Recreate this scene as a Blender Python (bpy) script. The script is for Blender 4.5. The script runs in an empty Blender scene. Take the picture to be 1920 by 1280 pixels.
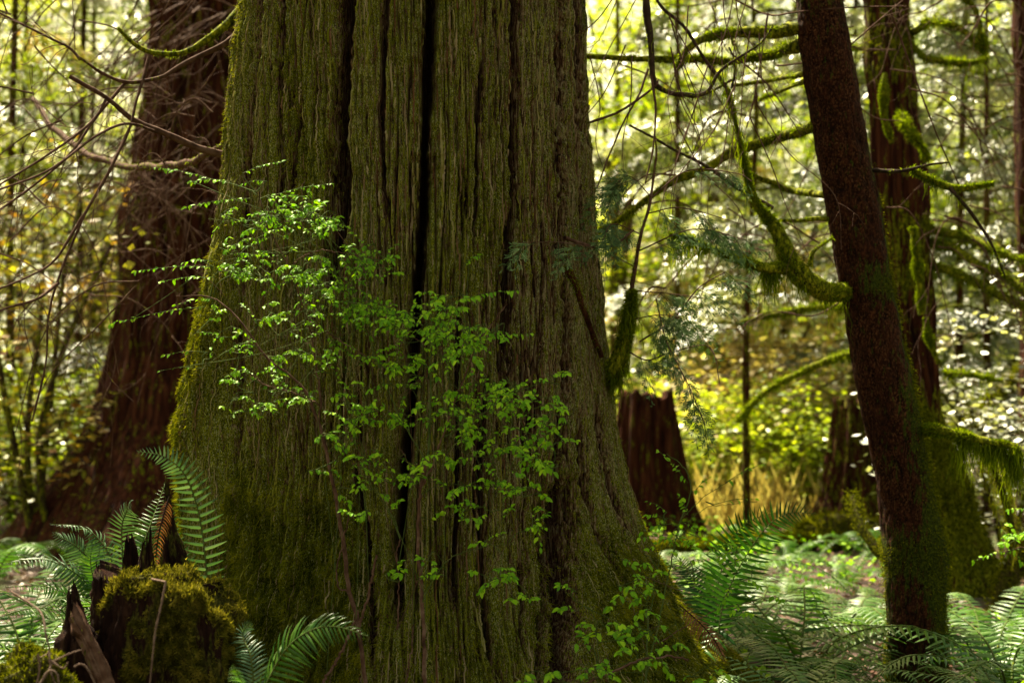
import bpy, math, random
import numpy as np
from mathutils import Vector

S = bpy.context.scene
COL = S.collection
R = math.radians
# ------------------------------------------------------------------ camera, sky, sun, exposure
CAMH, FPX, HOR = 1.4, 2667.0, 700.0            # lens in pixels of the 1920 px frame, horizon row
cd = bpy.data.cameras.new('camera'); cam = bpy.data.objects.new('camera', cd); COL.objects.link(cam)
cam.location = (0, 0, CAMH); cam.rotation_euler = (R(90), 0, 0)
cd.sensor_width = 36; cd.lens = 50; cd.shift_y = (HOR - 640) / 1920
cd.clip_start = 0.1; cd.clip_end = 400
cd.dof.use_dof = True; cd.dof.focus_distance = 5.25; cd.dof.aperture_fstop = 2.1
S.camera = cam
SUN_EL, SUN_AZ = 56, -31                       # sun stands behind the trees, to the left (azimuth from +Y)
w = bpy.data.worlds.new('World'); S.world = w; w.use_nodes = True
nt = w.node_tree
sky = nt.nodes.new('ShaderNodeTexSky'); sky.sky_type = 'NISHITA'; sky.sun_disc = False
sky.sun_elevation = R(SUN_EL); sky.sun_rotation = R(SUN_AZ); sky.air_density = 1.4; sky.dust_density = 2.5
wb = nt.nodes.new('ShaderNodeMix'); wb.data_type = 'RGBA'; wb.blend_type = 'MULTIPLY'; wb.inputs[0].default_value = 1   # warm white balance of the photo
wb.inputs[7].default_value = (1.32, 1.0, 0.56, 1); nt.links.new(sky.outputs[0], wb.inputs[6]); nt.links.new(wb.outputs[2], nt.nodes['Background'].inputs[0]); nt.nodes['Background'].inputs[1].default_value = 0.066
ld = bpy.data.lights.new('sun', 'SUN'); ld.energy = 5.0; ld.angle = R(0.5); ld.color = (1.0, 0.90, 0.66)
sun = bpy.data.objects.new('sun', ld); COL.objects.link(sun)
sd = Vector((math.sin(R(SUN_AZ)) * math.cos(R(SUN_EL)), math.cos(R(SUN_AZ)) * math.cos(R(SUN_EL)), math.sin(R(SUN_EL))))
sun.rotation_euler = sd.to_track_quat('Z', 'Y').to_euler(); sun.location = (-6, 6, 12)
vs = S.view_settings; vs.view_transform = 'Standard'; vs.look = 'None'; vs.gamma = 1; vs.use_curve_mapping = False
vs.exposure = 2.2
cy = S.cycles
cy.max_bounces = 6; cy.diffuse_bounces = 3; cy.glossy_bounces = 2; cy.transmission_bounces = 4
cy.transparent_max_bounces = 4; cy.sample_clamp_indirect = 4; cy.use_denoising = True
cy.caustics_reflective = False; cy.caustics_refractive = False

# ------------------------------------------------------------------ numeric helpers
rng = np.random.default_rng(7)
def A(*v): return np.array(v, float)
def PX(px, py, Y): return np.array([(px - 960) / FPX * Y, Y, CAMH + (HOR - py) / FPX * Y])
def nrm(v): return v / np.maximum(np.linalg.norm(v, axis=-1, keepdims=True), 1e-9)
_perm = np.random.default_rng(3).permutation(512)
_perm = np.concatenate([_perm, _perm, _perm])
_grad = nrm(np.random.default_rng(4).normal(size=(512, 3)))
def perlin(x, y, z):
    x, y, z = np.broadcast_arrays(np.asarray(x, float), np.asarray(y, float), np.asarray(z, float))
    xi, yi, zi = np.floor(x).astype(int), np.floor(y).astype(int), np.floor(z).astype(int)
    xf, yf, zf = x - xi, y - yi, z - zi
    u, v, t = [f * f * f * (f * (f * 6 - 15) + 10) for f in (xf, yf, zf)]
    def g(a, b, c):
        h = _perm[(_perm[(_perm[(xi + a) & 511] + yi + b) & 511] + zi + c) & 511]
        G = _grad[h]
        return G[..., 0] * (xf - a) + G[..., 1] * (yf - b) + G[..., 2] * (zf - c)
    L = lambda a, b, f: a + f * (b - a)
    return 1.6 * L(L(L(g(0,0,0), g(1,0,0), u), L(g(0,1,0), g(1,1,0), u), v), L(L(g(0,0,1), g(1,0,1), u), L(g(0,1,1), g(1,1,1), u), v), t)
def fbm(x, y, z, o=3):
    s, a = 0, 1.0
    for k in range(o):
        s = s + a * perlin(x * 2**k + 7.3 * k, y * 2**k, z * 2**k); a *= 0.5
    return s
def sstep(a, b, x):
    t = np.clip((x - a) / (b - a), 0, 1); return t * t * (3 - 2 * t)
def curve(pts, n):
    """Catmull-Rom through the points, n samples."""
    p = np.array(pts, float)
    if len(p) == 2: return p[0] + (p[1] - p[0]) * np.linspace(0, 1, n)[:, None]
    q = np.vstack([2 * p[0] - p[1], p, 2 * p[-1] - p[-2]])
    t = np.linspace(0, len(p) - 1 - 1e-6, n); i = t.astype(int); f = (t - i)[:, None]
    a, b, c, d = q[i], q[i + 1], q[i + 2], q[i + 3]
    return 0.5 * (2 * b + (c - a) * f + (2 * a - 5 * b + 4 * c - d) * f**2 + (3 * b - a - 3 * c + d) * f**3)

class M:
    """collects verts, quads and tris (with one float per vertex 'tint' and one 'cover') and links ONE mesh object"""
    def __init__(s): s.v, s.q, s.t, s.a, s.b, s.n = [], [], [], [], [], 0
    def add(s, v, q=None, t=None, tint=0.5, cover=0.0):
        v = np.asarray(v, float).reshape(-1, 3)
        if q is not None and len(q): s.q.append(np.asarray(q, int).reshape(-1, 4) + s.n)
        if t is not None and len(t): s.t.append(np.asarray(t, int).reshape(-1, 3) + s.n)
        s.v.append(v); s.a.append(np.broadcast_to(tint, (len(v),))); s.b.append(np.broadcast_to(cover, (len(v),))); s.n += len(v)
    def build(s, name, mat, parent=None, smooth=True, origin=None):
        v = np.vstack(s.v)
        if origin is not None: v = v - np.array(origin)
        q = np.vstack(s.q) if s.q else np.zeros((0, 4), int); t = np.vstack(s.t) if s.t else np.zeros((0, 3), int)
        me = bpy.data.meshes.new(name)
        me.vertices.add(len(v)); me.vertices.foreach_set('co', v.astype(np.float32).ravel())
        nl = q.size + t.size; me.loops.add(nl)
        me.loops.foreach_set('vertex_index', np.concatenate([q.ravel(), t.ravel()]).astype(np.int32))
        npoly = len(q) + len(t); me.polygons.add(npoly)
        ls = np.concatenate([np.arange(len(q)) * 4, q.size + np.arange(len(t)) * 3]).astype(np.int32)
        me.polygons.foreach_set('loop_start', ls)
        me.update(calc_edges=True); me.validate()
        if smooth: me.polygons.foreach_set('use_smooth', np.ones(npoly, bool))
        for nm, arr in (('tint', s.a), ('cover', s.b)):
            at = me.attributes.new(nm, 'FLOAT', 'POINT'); at.data.foreach_set('value', np.concatenate(arr).astype(np.float32))
        me.materials.append(mat)
        o = bpy.data.objects.new(name, me); COL.objects.link(o)
        if parent is not None: o.parent = parent
        elif origin is not None: o.location = origin
        return o
def tag(o, label=None, cat=None, group=None, kind=None):
    if label: o['label'] = label
    if cat: o['category'] = cat
    if group: o['group'] = group
    if kind: o['kind'] = kind
    return o
def thing(name, label, cat, loc=(0, 0, 0), group=None):
    o = bpy.data.objects.new(name, None); COL.objects.link(o); o.location = loc; o.empty_display_size = 0.1
    return tag(o, label, cat, group)
def copy_tree(o, parent=None):
    c = o.copy(); COL.objects.link(c); c.parent = parent
    for ch in list(o.children): copy_tree(ch, c)
    return c

def tube(m, pts, rad, sides=6, rough=0.0, tint=0.5, cover=0.0):
    p = np.asarray(pts, float); n = len(p)
    rad = np.interp(np.linspace(0, 1, n), np.linspace(0, 1, len(rad)), rad) if np.ndim(rad) else np.full(n, rad)
    T = nrm(np.gradient(p, axis=0))
    ref = np.where(np.abs(T[:, 2:3]) > 0.9, A(1, 0, 0), A(0, 0, 1))
    U = nrm(np.cross(T, ref))
    for i in range(1, n):                          # keep the frame from flipping
        u = U[i - 1] - T[i] * np.dot(U[i - 1], T[i]); U[i] = u / max(np.linalg.norm(u), 1e-9)
    W = np.cross(T, U)
    a = np.linspace(0, 2 * np.pi, sides, endpoint=False)
    rr = rad[:, None] * np.ones(sides)
    if rough:
        L = np.cumsum(np.r_[0, np.linalg.norm(np.diff(p, axis=0), axis=1)])
        rr = rr * (1 + rough * perlin(np.cos(a)[None] * 1.7 + p[0, 0] * 9, np.sin(a)[None] * 1.7, (L / max(rad.mean(), 1e-4) * 0.35)[:, None]))
    v = p[:, None] + rr[..., None] * (np.cos(a)[None, :, None] * U[:, None] + np.sin(a)[None, :, None] * W[:, None])
    i = np.arange(n - 1)[:, None] * sides; j = np.arange(sides)[None]; k = (j + 1) % sides
    q = np.stack([i + j, i + k, i + sides + k, i + sides + j], -1).reshape(-1, 4)
    m.add(v, q, tint=tint, cover=cover)
    return U, W, rad
def quads(m, P, D, N, L, Wd, tint=None, mid=0.45):
    """diamond leaves: base P, direction D, normal N"""
    P, D, N = [np.asarray(x, float) for x in (P, D, N)]; n = len(P)
    D = nrm(D); Sd = nrm(np.cross(D, N)); L = np.broadcast_to(L, (n,))[:, None]; Wd = np.broadcast_to(Wd, (n,))[:, None]
    v = np.stack([P, P + D * L * mid + Sd * Wd / 2, P + D * L, P + D * L * mid - Sd * Wd / 2], 1)
    t = rng.random(n) if tint is None else np.broadcast_to(tint, (n,))
    m.add(v, np.arange(4 * n).reshape(n, 4), tint=np.repeat(t, 4))
def leaves(m, P, D, N, L, Wd, fold=0.18, droop=0.25, tint=None):
    """near leaves: folded on the midrib, pointed oval, tip drooping"""
    P, D, N = [np.asarray(x, float) for x in (P, D, N)]; n = len(P)
    D = nrm(D); Sd = nrm(np.cross(D, N)); N = nrm(np.cross(Sd, D))
    L = np.broadcast_to(L, (n,))[:, None]; Wd = np.broadcast_to(Wd, (n,))[:, None] / 2
    g = lambda a, s: P + D * L * a + Sd * Wd * s + N * (abs(s) * Wd * fold * 2 - droop * L * a * a)
    v = np.stack([g(0, 0), g(.4, 0), g(.75, 0), g(1, 0), g(.3, 1), g(.3, -1), g(.7, .8), g(.7, -.8)], 1)
    b = (np.arange(n) * 8)[:, None, None]
    f = np.array([[0,4,1],[0,1,5],[4,6,2],[4,2,1],[1,2,7],[1,7,5],[6,3,2],[2,3,7]])[None] + b
    t = rng.random(n) if tint is None else np.broadcast_to(tint, (n,))
    m.add(v, t=f.reshape(-1, 3), tint=np.repeat(t, 8))
def blades(m, P, D, L, Wd, tint=None):
    """tiny tapering moss blades, one triangle each"""
    P, D = np.asarray(P, float), nrm(np.asarray(D, float)); n = len(P)
    Sd = nrm(np.cross(D, rng.normal(size=(n, 3)))); L = np.broadcast_to(L, (n,))[:, None]; Wd = np.broadcast_to(Wd, (n,))[:, None] / 2
    v = np.stack([P - Sd * Wd, P + Sd * Wd, P + D * L], 1)
    t = rng.random(n) if tint is None else np.broadcast_to(tint, (n,))
    m.add(v, t=np.arange(3 * n).reshape(n, 3), tint=np.repeat(t, 3))
def ribbons(m, P, L, Wd, sway=0.15, seg=4, tint=None):
    """hanging moss strands"""
    n = len(P); L = np.broadcast_to(L, (n,)); a = rng.random(n) * 6.28; k = np.arange(seg + 1) / seg
    side = np.stack([np.cos(a), np.sin(a), 0 * a], -1)
    off = np.cumsum(rng.normal(size=(n, seg + 1, 3)) * A(1, 1, .3) * (1.8 * sway * L / seg)[:, None, None], 1); off[:, 0] = 0
    c = P[:, None] + off + (k[None, :, None] * L[:, None, None]) * A(0, 0, -1)
    w = (Wd / 2) * (1 - 0.85 * k)[None, :, None] * side[:, None]
    v = np.stack([c - w, c + w], 2).reshape(n, -1, 3)
    f = np.array([[2*i, 2*i+1, 2*i+3, 2*i+2] for i in range(seg)])[None] + (np.arange(n) * 2 * (seg + 1))[:, None, None]
    t = rng.random(n) if tint is None else np.broadcast_to(tint, (n,))
    m.add(v, f.reshape(-1, 4), tint=np.repeat(t, 2 * (seg + 1)))

# ------------------------------------------------------------------ materials
def newmat(name):
    m = bpy.data.materials.new(name); m.use_nodes = True; t = m.node_tree; t.nodes.clear()
    return m, t, t.nodes.new('ShaderNodeOutputMaterial')
def N(t, typ, **k):
    n = t.nodes.new(typ)
    for a, b in k.items():
        if a.startswith('i_'): n.inputs[int(a[2:]) if a[2:].isdigit() else a[2:]].default_value = b
        else: setattr(n, a, b)
    return n
def ramp(t, fac, stops):
    r = t.nodes.new('ShaderNodeValToRGB'); e = r.color_ramp.elements
    while len(e) < len(stops): e.new(0.5)
    for s, (p, c) in zip(e, stops): s.position = p; s.color = (*c, 1) if len(c) == 3 else c
    t.links.new(fac, r.inputs[0]); return r.outputs[0]
def mixc(t, f, a, b, mode='MIX'):
    n = t.nodes.new('ShaderNodeMix'); n.data_type = 'RGBA'; n.blend_type = mode
    for s, x in ((0, f), (6, a), (7, b)):
        if hasattr(x, 'links'): t.links.new(x, n.inputs[s])
        else: n.inputs[s].default_value = (*x, 1) if isinstance(x, tuple) and len(x) == 3 else x
    return n.outputs[2]
def math_(t, op, a, b=0.0, c=None, clamp=False):
    n = t.nodes.new('ShaderNodeMath'); n.operation = op; n.use_clamp = clamp
    for s, x in ((0, a), (1, b)) + (((2, c),) if c is not None else ()):
        if hasattr(x, 'links'): t.links.new(x, n.inputs[s])
        else: n.inputs[s].default_value = x
    return n.outputs[0]
def noise(t, scale, detail=3, stretch=(1, 1, 1), rough=0.55, co=None):
    if co is None:
        co = t.nodes.new('ShaderNodeTexCoord').outputs['Object']
    mp = N(t, 'ShaderNodeMapping'); mp.inputs['Scale'].default_value = stretch; t.links.new(co, mp.inputs[0])
    n = N(t, 'ShaderNodeTexNoise'); n.inputs['Scale'].default_value = scale; n.inputs['Detail'].default_value = detail
    n.inputs['Roughness'].default_value = rough; t.links.new(mp.outputs[0], n.inputs[0]); return n.outputs[0]
def attr(t, name): return N(t, 'ShaderNodeAttribute', attribute_name=name).outputs['Fac']
def leafmat(name, cols, trans=0.45, gloss=0.08, rough=0.4, tcol=None):
    """cols: stops over the per-leaf tint; diffuse + translucent + a thin waxy gloss"""
    m, t, o = newmat(name)
    c = ramp(t, attr(t, 'tint'), [(i / max(len(cols) - 1, 1), x) for i, x in enumerate(cols)])
    oi = N(t, 'ShaderNodeObjectInfo'); c = mixc(t, 1.0, c, ramp(t, oi.outputs['Random'], [(0, (.85, .87, .85)), (1, (1.12, 1.1, 1.1))]), 'MULTIPLY')
    d = N(t, 'ShaderNodeBsdfDiffuse'); t.links.new(c, d.inputs[0])
    tr = N(t, 'ShaderNodeBsdfTranslucent'); t.links.new(mixc(t, 1.0, c, tcol or (1.3, 1.25, .45), 'MULTIPLY'), tr.inputs[0])
    g = N(t, 'ShaderNodeBsdfGlossy'); g.inputs['Roughness'].default_value = rough; g.inputs[0].default_value = (1, 1, .95, 1)
    a = N(t, 'ShaderNodeMixShader', i_0=trans); t.links.new(d.outputs[0], a.inputs[1]); t.links.new(tr.outputs[0], a.inputs[2])
    lw = N(t, 'ShaderNodeLayerWeight'); lw.inputs[0].default_value = .5
    fz = math_(t, 'MULTIPLY', math_(t, 'ADD', math_(t, 'MULTIPLY', math_(t, 'POWER', lw.outputs['Facing'], 4.0), 3.0), .35), gloss)
    b = N(t, 'ShaderNodeMixShader'); t.links.new(fz, b.inputs[0]); t.links.new(a.outputs[0], b.inputs[1]); t.links.new(g.outputs[0], b.inputs[2])
    t.links.new(b.outputs[0], o.inputs[0]); return m
def barkmat(name, base, moss, stretch=(1, 1, .12), scale=30, bump=0.02, rough=0.9, lich=None, speck=1.0, fine=.65, fleck=None, cw=.2, crisp=None):
    """bark: streaky base stops, a 'cover' attribute that brings the moss, optional pale lichen flecks"""
    m, t, o = newmat(name)
    n1 = noise(t, scale, 8, stretch, fine)
    c = ramp(t, n1, [(.5 - cw + 2 * cw * i / (len(base) - 1), x) for i, x in enumerate(base)])
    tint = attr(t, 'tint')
    c = mixc(t, ramp(t, tint, [(0.0, (0, 0, 0)), (.6, (1, 1, 1))]), mixc(t, 0.75, c, base[0]), c)  # brown crevices also painted near black, deepening their shade by colour
    if lich:
        nl = noise(t, scale * 3.2, 4, (1, 1, .5), .7)
        f = ramp(t, math_(t, 'MULTIPLY', nl, math_(t, 'ADD', math_(t, 'MULTIPLY', tint, .35), .75)), [(.54, (0, 0, 0)), (.60, (speck,) * 3)])
        c = mixc(t, f, c, lich)
    if fleck:
        v = N(t, 'ShaderNodeTexNoise'); mp = N(t, 'ShaderNodeMapping'); mp.inputs['Scale'].default_value = (1, 1, .6); t.links.new(N(t, 'ShaderNodeTexCoord').outputs['Object'], mp.inputs[0]); t.links.new(mp.outputs[0], v.inputs[0])
        v.inputs['Scale'].default_value = 140; v.inputs['Detail'].default_value = 4; v.inputs['Roughness'].default_value = .6
        c = mixc(t, math_(t, 'MULTIPLY', ramp(t, v.outputs[0], [(.53, (0, 0, 0)), (.62, (1, 1, 1))]), ramp(t, noise(t, 7, 4, (1, 1, .6), .7), [(.35, (.1,) * 3), (.65, (1, 1, 1))])), c, fleck)
    nm = noise(t, scale * 1.1, 5, (1, 1, .22), .75)
    mf = math_(t, 'ADD', math_(t, 'MULTIPLY', math_(t, 'SUBTRACT', nm, .5), 3.4), attr(t, 'cover'))
    mf = ramp(t, mf, [(.42, (0, 0, 0)), (.56, (1, 1, 1))])
    mc = ramp(t, noise(t, scale * 2.5, 4, (1, 1, .5), .7), [(.36, moss[0]), (.50, moss[1]), (.64, moss[2])])
    c = mixc(t, mf, c, mc)
    if crisp:
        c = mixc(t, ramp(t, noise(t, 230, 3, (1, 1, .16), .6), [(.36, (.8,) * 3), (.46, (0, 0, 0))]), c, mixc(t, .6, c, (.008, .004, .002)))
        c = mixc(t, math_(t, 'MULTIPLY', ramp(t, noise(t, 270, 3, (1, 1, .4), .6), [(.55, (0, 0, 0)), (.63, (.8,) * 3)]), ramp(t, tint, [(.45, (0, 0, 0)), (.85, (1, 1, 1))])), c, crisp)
    p = N(t, 'ShaderNodeBsdfPrincipled'); p.inputs['Roughness'].default_value = rough; p.inputs['Specular IOR Level'].default_value = .06
    t.links.new(c, p.inputs['Base Color'])
    bp = N(t, 'ShaderNodeBump'); bp.inputs['Strength'].default_value = 0.9; bp.inputs['Distance'].default_value = bump
    h = math_(t, 'ADD', n1, math_(t, 'MULTIPLY', noise(t, scale * 5, 4, (1, 1, .35), .7), .45))
    t.links.new(h, bp.inputs['Height']); t.links.new(bp.outputs[0], p.inputs['Normal'])
    t.links.new(p.outputs[0], o.inputs[0]); return m
MOSS = [(.010, .012, .001), (.085, .098, .003), (.25, .25, .012)]
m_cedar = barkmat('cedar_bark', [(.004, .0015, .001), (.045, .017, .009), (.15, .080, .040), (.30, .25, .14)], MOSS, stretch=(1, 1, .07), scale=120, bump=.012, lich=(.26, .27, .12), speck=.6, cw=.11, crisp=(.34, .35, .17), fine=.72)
m_redbark = barkmat('red_cedar_bark', [(.005, .0016, .001), (.036, .010, .005), (.10, .034, .015)], MOSS, stretch=(1, 1, .06), scale=28, bump=.03)
m_scaly = barkmat('scaly_bark', [(.003, .0012, .0006), (.014, .005, .0025), (.036, .011, .005), (.095, .032, .013)], [(.008, .013, .002), (.03, .042, .004), (.07, .085, .008)], stretch=(1, 1, .5), scale=60, bump=.018, fine=.75, fleck=(.13, .055, .022))
m_rot = barkmat('rotten_wood', [(.005, .0025, .002), (.016, .007, .005), (.04, .019, .011)], [(.015, .017, .003), (.045, .043, .007), (.10, .085, .018)], scale=38, bump=.015)
m_twig = barkmat('twig_bark', [(.03, .015, .010), (.085, .045, .03), (.16, .10, .075)], MOSS, stretch=(1, 1, 1), scale=25, bump=.003)
m_dark = barkmat('dark_twig_bark', [(.012, .008, .006), (.035, .022, .015), (.07, .045, .03)], MOSS, stretch=(1, 1, 1), scale=25, bump=.003)
m_pale = barkmat('pale_root_bark', [(.06, .035, .025), (.12, .08, .06), (.2, .14, .11)], MOSS, stretch=(1, 1, 1), scale=60, bump=.002)
m_stem = barkmat('green_stem_skin', [(.03, .05, .012), (.06, .09, .02), (.10, .10, .04)], MOSS, stretch=(1, 1, 1), scale=20, bump=.001)
m_moss = leafmat('moss_fuzz', [(.025, .033, .002), (.085, .10, .004), (.19, .19, .010)], trans=.35, gloss=.0)
m_straw = leafmat('straw', [(.22, .15, .06), (.50, .40, .18), (.70, .64, .36)], trans=.5, gloss=.05)
m_bmoss = leafmat('branch_moss_sunlit', [(.035, .060, .002), (.10, .15, .004), (.22, .28, .012)], trans=.5, gloss=.0)  # moss on branches, its colour raised to carry a sunlit, backlit glow
m_smoss = leafmat('stump_moss', [(.03, .03, .004), (.10, .10, .010), (.21, .18, .03)], trans=.35, gloss=.0)
m_hang = leafmat('hanging_moss', [(.07, .08, .01), (.14, .15, .02), (.24, .22, .04)], trans=.5, gloss=.0)
m_huck = leafmat('spring_leaf', [(.08, .23, .003), (.16, .37, .004), (.32, .54, .010)], trans=.4, gloss=.025, rough=.45)
m_cspray = leafmat('cedar_foliage', [(.025, .055, .012), (.06, .115, .028), (.19, .27, .11)], trans=.3, gloss=.03, rough=.4)
m_fern = leafmat('fern_leaf', [(.018, .075, .010), (.040, .115, .010), (.10, .20, .018)], trans=.42, gloss=.035, rough=.33)
m_fernb = leafmat('fern_leaf_bluish', [(.025, .08, .010), (.06, .145, .02), (.17, .27, .07)], trans=.38, gloss=.065, rough=.4)
m_fernc = leafmat('fern_leaf_silvery', [(.03, .085, .03), (.055, .125, .05), (.11, .19, .10)], trans=.3, gloss=.07, rough=.4)
m_fernd = leafmat('fern_leaf_backlit', [(.010, .04, .006), (.020, .075, .008), (.045, .12, .014)], trans=.3, gloss=.03, rough=.4)  # fern green darkened in the colour to stand in for backlit shade
m_dead = leafmat('dead_fern', [(.08, .03, .012), (.16, .06, .025), (.26, .11, .05)], trans=.3, gloss=.03)
m_maple = leafmat('maple_leaf', [(.08, .15, .005), (.28, .38, .010), (.50, .55, .03)], trans=.55, gloss=.08, rough=.3)
m_hem = leafmat('hemlock_leaf', [(.03, .055, .012), (.12, .18, .04), (.38, .44, .20)], trans=.48, gloss=.20, rough=.5)
m_pal = leafmat('pale_conifer_leaf', [(.04, .06, .025), (.16, .20, .10), (.52, .55, .38)], trans=.42, gloss=.30, rough=.5)  # pale leaf colour lifted further to imitate blown-out highlights
m_gold = leafmat('golden_leaf', [(.20, .09, .02), (.34, .24, .04), (.24, .28, .02), (.36, .34, .03)], trans=.5, gloss=.06, rough=.3)
m_far = leafmat('far_leaf', [(.26, .16, .06), (.07, .11, .01), (.24, .31, .03), (.46, .50, .10)], trans=.5, gloss=.08, rough=.5)

# ------------------------------------------------------------------ ground
def gz(x, y):
    x, y = np.asarray(x, float), np.asarray(y, float)
    h = .10 * perlin(x * .35, y * .35, 1.3) + .03 * perlin(x * 1.3, y * 1.3, 4.1)
    h = h + .20 * np.exp(-((x + .55)**2 + (y - 6.1)**2) / 1.6) + 2.2 * sstep(22, 60, y) - .10 * sstep(5.5, 7, y) * sstep(1, 2.5, x) * (1 - sstep(8, 9, y))
    return h
def build_ground():
    m = M(); n = 260
    g = np.sinh(np.linspace(-3.6, 3.6, n)) / math.sinh(3.6) * 110
    X, Y = np.meshgrid(g, g + 7.0); Z = gz(X, Y) + .018 * perlin(X * 7, Y * 7, 0)
    i = np.arange(n - 1)[:, None] * n + np.arange(n - 1)[None]
    m.add(np.stack([X, Y, Z], -1), np.stack([i, i + 1, i + n + 1, i + n], -1).reshape(-1, 4))
    mt, t, o = newmat('forest_floor')
    c = ramp(t, noise(t, 9, 8, rough=.75), [(.3, (.018, .009, .006)), (.5, (.06, .03, .02)), (.62, (.12, .065, .045)), (.75, (.22, .14, .10))])
    c = mixc(t, ramp(t, noise(t, 1.6, 6, rough=.7), [(.5, (0, 0, 0)), (.6, (1, 1, 1))]), c, mixc(t, noise(t, 30, 3), (.02, .035, .004), (.09, .12, .012)))
    p = N(t, 'ShaderNodeBsdfPrincipled'); p.inputs['Roughness'].default_value = .95; t.links.new(c, p.inputs['Base Color'])
    bp = N(t, 'ShaderNodeBump'); bp.inputs['Strength'].default_value = 1; bp.inputs['Distance'].default_value = .04
    t.links.new(noise(t, 14, 8, rough=.8), bp.inputs['Height']); t.links.new(bp.outputs[0], p.inputs['Normal']); t.links.new(p.outputs[0], o.inputs[0])
    tag(m.build('ground', mt), kind='structure')
    # leaf litter
    m = M(); n = 26000
    y = 4.2 + 16 * rng.random(n)**1.3; x = (rng.random(n) * 2 - 1) * (1.2 + y * .42); P = np.stack([x, y, gz(x, y) + .012 + .02 * rng.random(n)], -1)
    a = rng.random(n) * 6.28; D = np.stack([np.cos(a), np.sin(a), rng.normal(size=n) * .3], -1)
    quads(m, P, D, nrm(rng.normal(size=(n, 3)) * .35 + A(0, 0, 1)), .03 + .05 * rng.random(n), .02 + .02 * rng.random(n))
    tag(m.build('leaf_litter', leafmat('litter', [(.03, .012, .007), (.08, .034, .02), (.14, .07, .045), (.24, .15, .10)], trans=.2, gloss=.04)), 'brown fallen leaf litter scattered over the forest floor', 'leaf litter', kind='stuff')
    # low ground cover
    m = M(); n = 30000
    y = 4.6 + 15 * rng.random(n)**1.2; x = (rng.random(n) * 2 - 1) * (1.2 + y * .42); k = perlin(x * .8, y * .8, 9) > .12
    x, y = x[k], y[k]; n = len(x); P = np.stack([x, y, gz(x, y) + .03 + .12 * rng.random(n)], -1); a = rng.random(n) * 6.28
    leaves(m, P, np.stack([np.cos(a), np.sin(a), rng.normal(size=n) * .4], -1), nrm(rng.normal(size=(n, 3)) * .4 + A(0, 0, 1)), .03 + .035 * rng.random(n), .02 + .02 * rng.random(n))
    tag(m.build('ground_cover', m_huck), 'low bright green leafy ground cover between the ferns', 'ground cover', kind='stuff')
build_ground()

# ------------------------------------------------------------------ the giant cedar
YT = 6.0
LEFT = np.array([(-3200, 560), (-800, 500), (0, 452), (100, 438), (300, 420), (450, 404), (560, 380), (700, 354), (800, 336), (880, 338), (1000, 345), (1100, 335), (1280, 290), (1400, 230), (1560, 150)], float)
RIGHT = np.array([(-3200, 1010), (-800, 1075), (0, 1098), (200, 1104), (400, 1114), (600, 1127), (700, 1137), (800, 1150), (900, 1172), (1000, 1205), (1100, 1252), (1200, 1335), (1280, 1425), (1400, 1590), (1560, 1800)], float)
GROOVES = [  # px polyline, half width px, depth m
    ([(640, -400), (636, 60), (632, 200), (630, 420), (610, 560)], 14, .10),
    ([(806, -400), (804, 0), (802, 200), (796, 350), (786, 500), (774, 640), (768, 760), (752, 900), (744, 1050), (742, 1180)], 9, .20),
    ([(968, -400), (965, 100), (972, 250), (970, 420), (955, 620), (940, 760)], 7, .07),
    ([(1056, -400), (1058, 200), (1062, 420), (1066, 640), (1062, 760), (1046, 900), (1038, 1100), (1020, 1300)], 8, .09),
    ([(1092, -100), (1098, 300), (1105, 520)], 5, .05),
    ([(473, -300), (470, 120), (452, 300), (440, 480), (428, 640), (425, 900)], 7, .08),
    ([(520, -100), (516, 150), (525, 300), (505, 460)], 5, .04),
    ([(560, 180), (548, 300), (530, 420)], 5, .035),
    ([(1085, 780), (1100, 900), (1130, 1000), (1190, 1120), (1290, 1260)], 9, .07),
    ([(1125, 760), (1148, 880), (1185, 1000)], 6, .05),
    ([(1066, 900), (1068, 1060), (1075, 1180), (1060, 1400)], 18, .10),
    ([(905, 100), (900, 300), (892, 480)], 4, .035), ([(720, -100), (716, 200), (722, 420)], 5, .035),
    ([(862, 560), (858, 760), (860, 960), (850, 1150)], 5, .04), ([(915, 700), (905, 900), (912, 1150), (930, 1280)], 5, .045),
    ([(990, 1060), (985, 1120), (982, 1190), (998, 1260)], 5, .05), ([(655, 860), (690, 1000), (700, 1280)], 6, .04),
]
def cedar_base(th, z):
    """base surface; th: 0 = towards the camera, + = right"""
    py = HOR - (z - CAMH) / YT * FPX
    xl = (np.interp(py, LEFT[:, 0], LEFT[:, 1]) - 960) / FPX * YT; xr = (np.interp(py, RIGHT[:, 0], RIGHT[:, 1]) - 960) / FPX * YT
    cx = (790 - 960) / FPX * YT
    wR, wL = xr - cx, cx - xl
    R0 = .74
    s, c = np.sin(th), np.cos(th)
    flR, flL = wR - R0, wL - R0
    kR = np.where(s > 0, np.abs(s)**3, 0); kL = np.where(s < 0, np.abs(s)**3, 0)
    r = R0 + np.where(flR < 0, flR * np.maximum(s, 0), flR * kR) + np.where(flL < 0, flL * np.maximum(-s, 0), flL * kL)
    low = sstep(1.0, -.2, z)
    r = r + low * (.10 * np.maximum(0, np.cos(th * 5 + .6)) + .06 * np.cos(th * 9)) * (1 - np.abs(s)**4) + .22 * sstep(.8, -.2, z) * np.maximum(0, c)
    return cx + r * s, YT - r * c * .97, r
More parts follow.
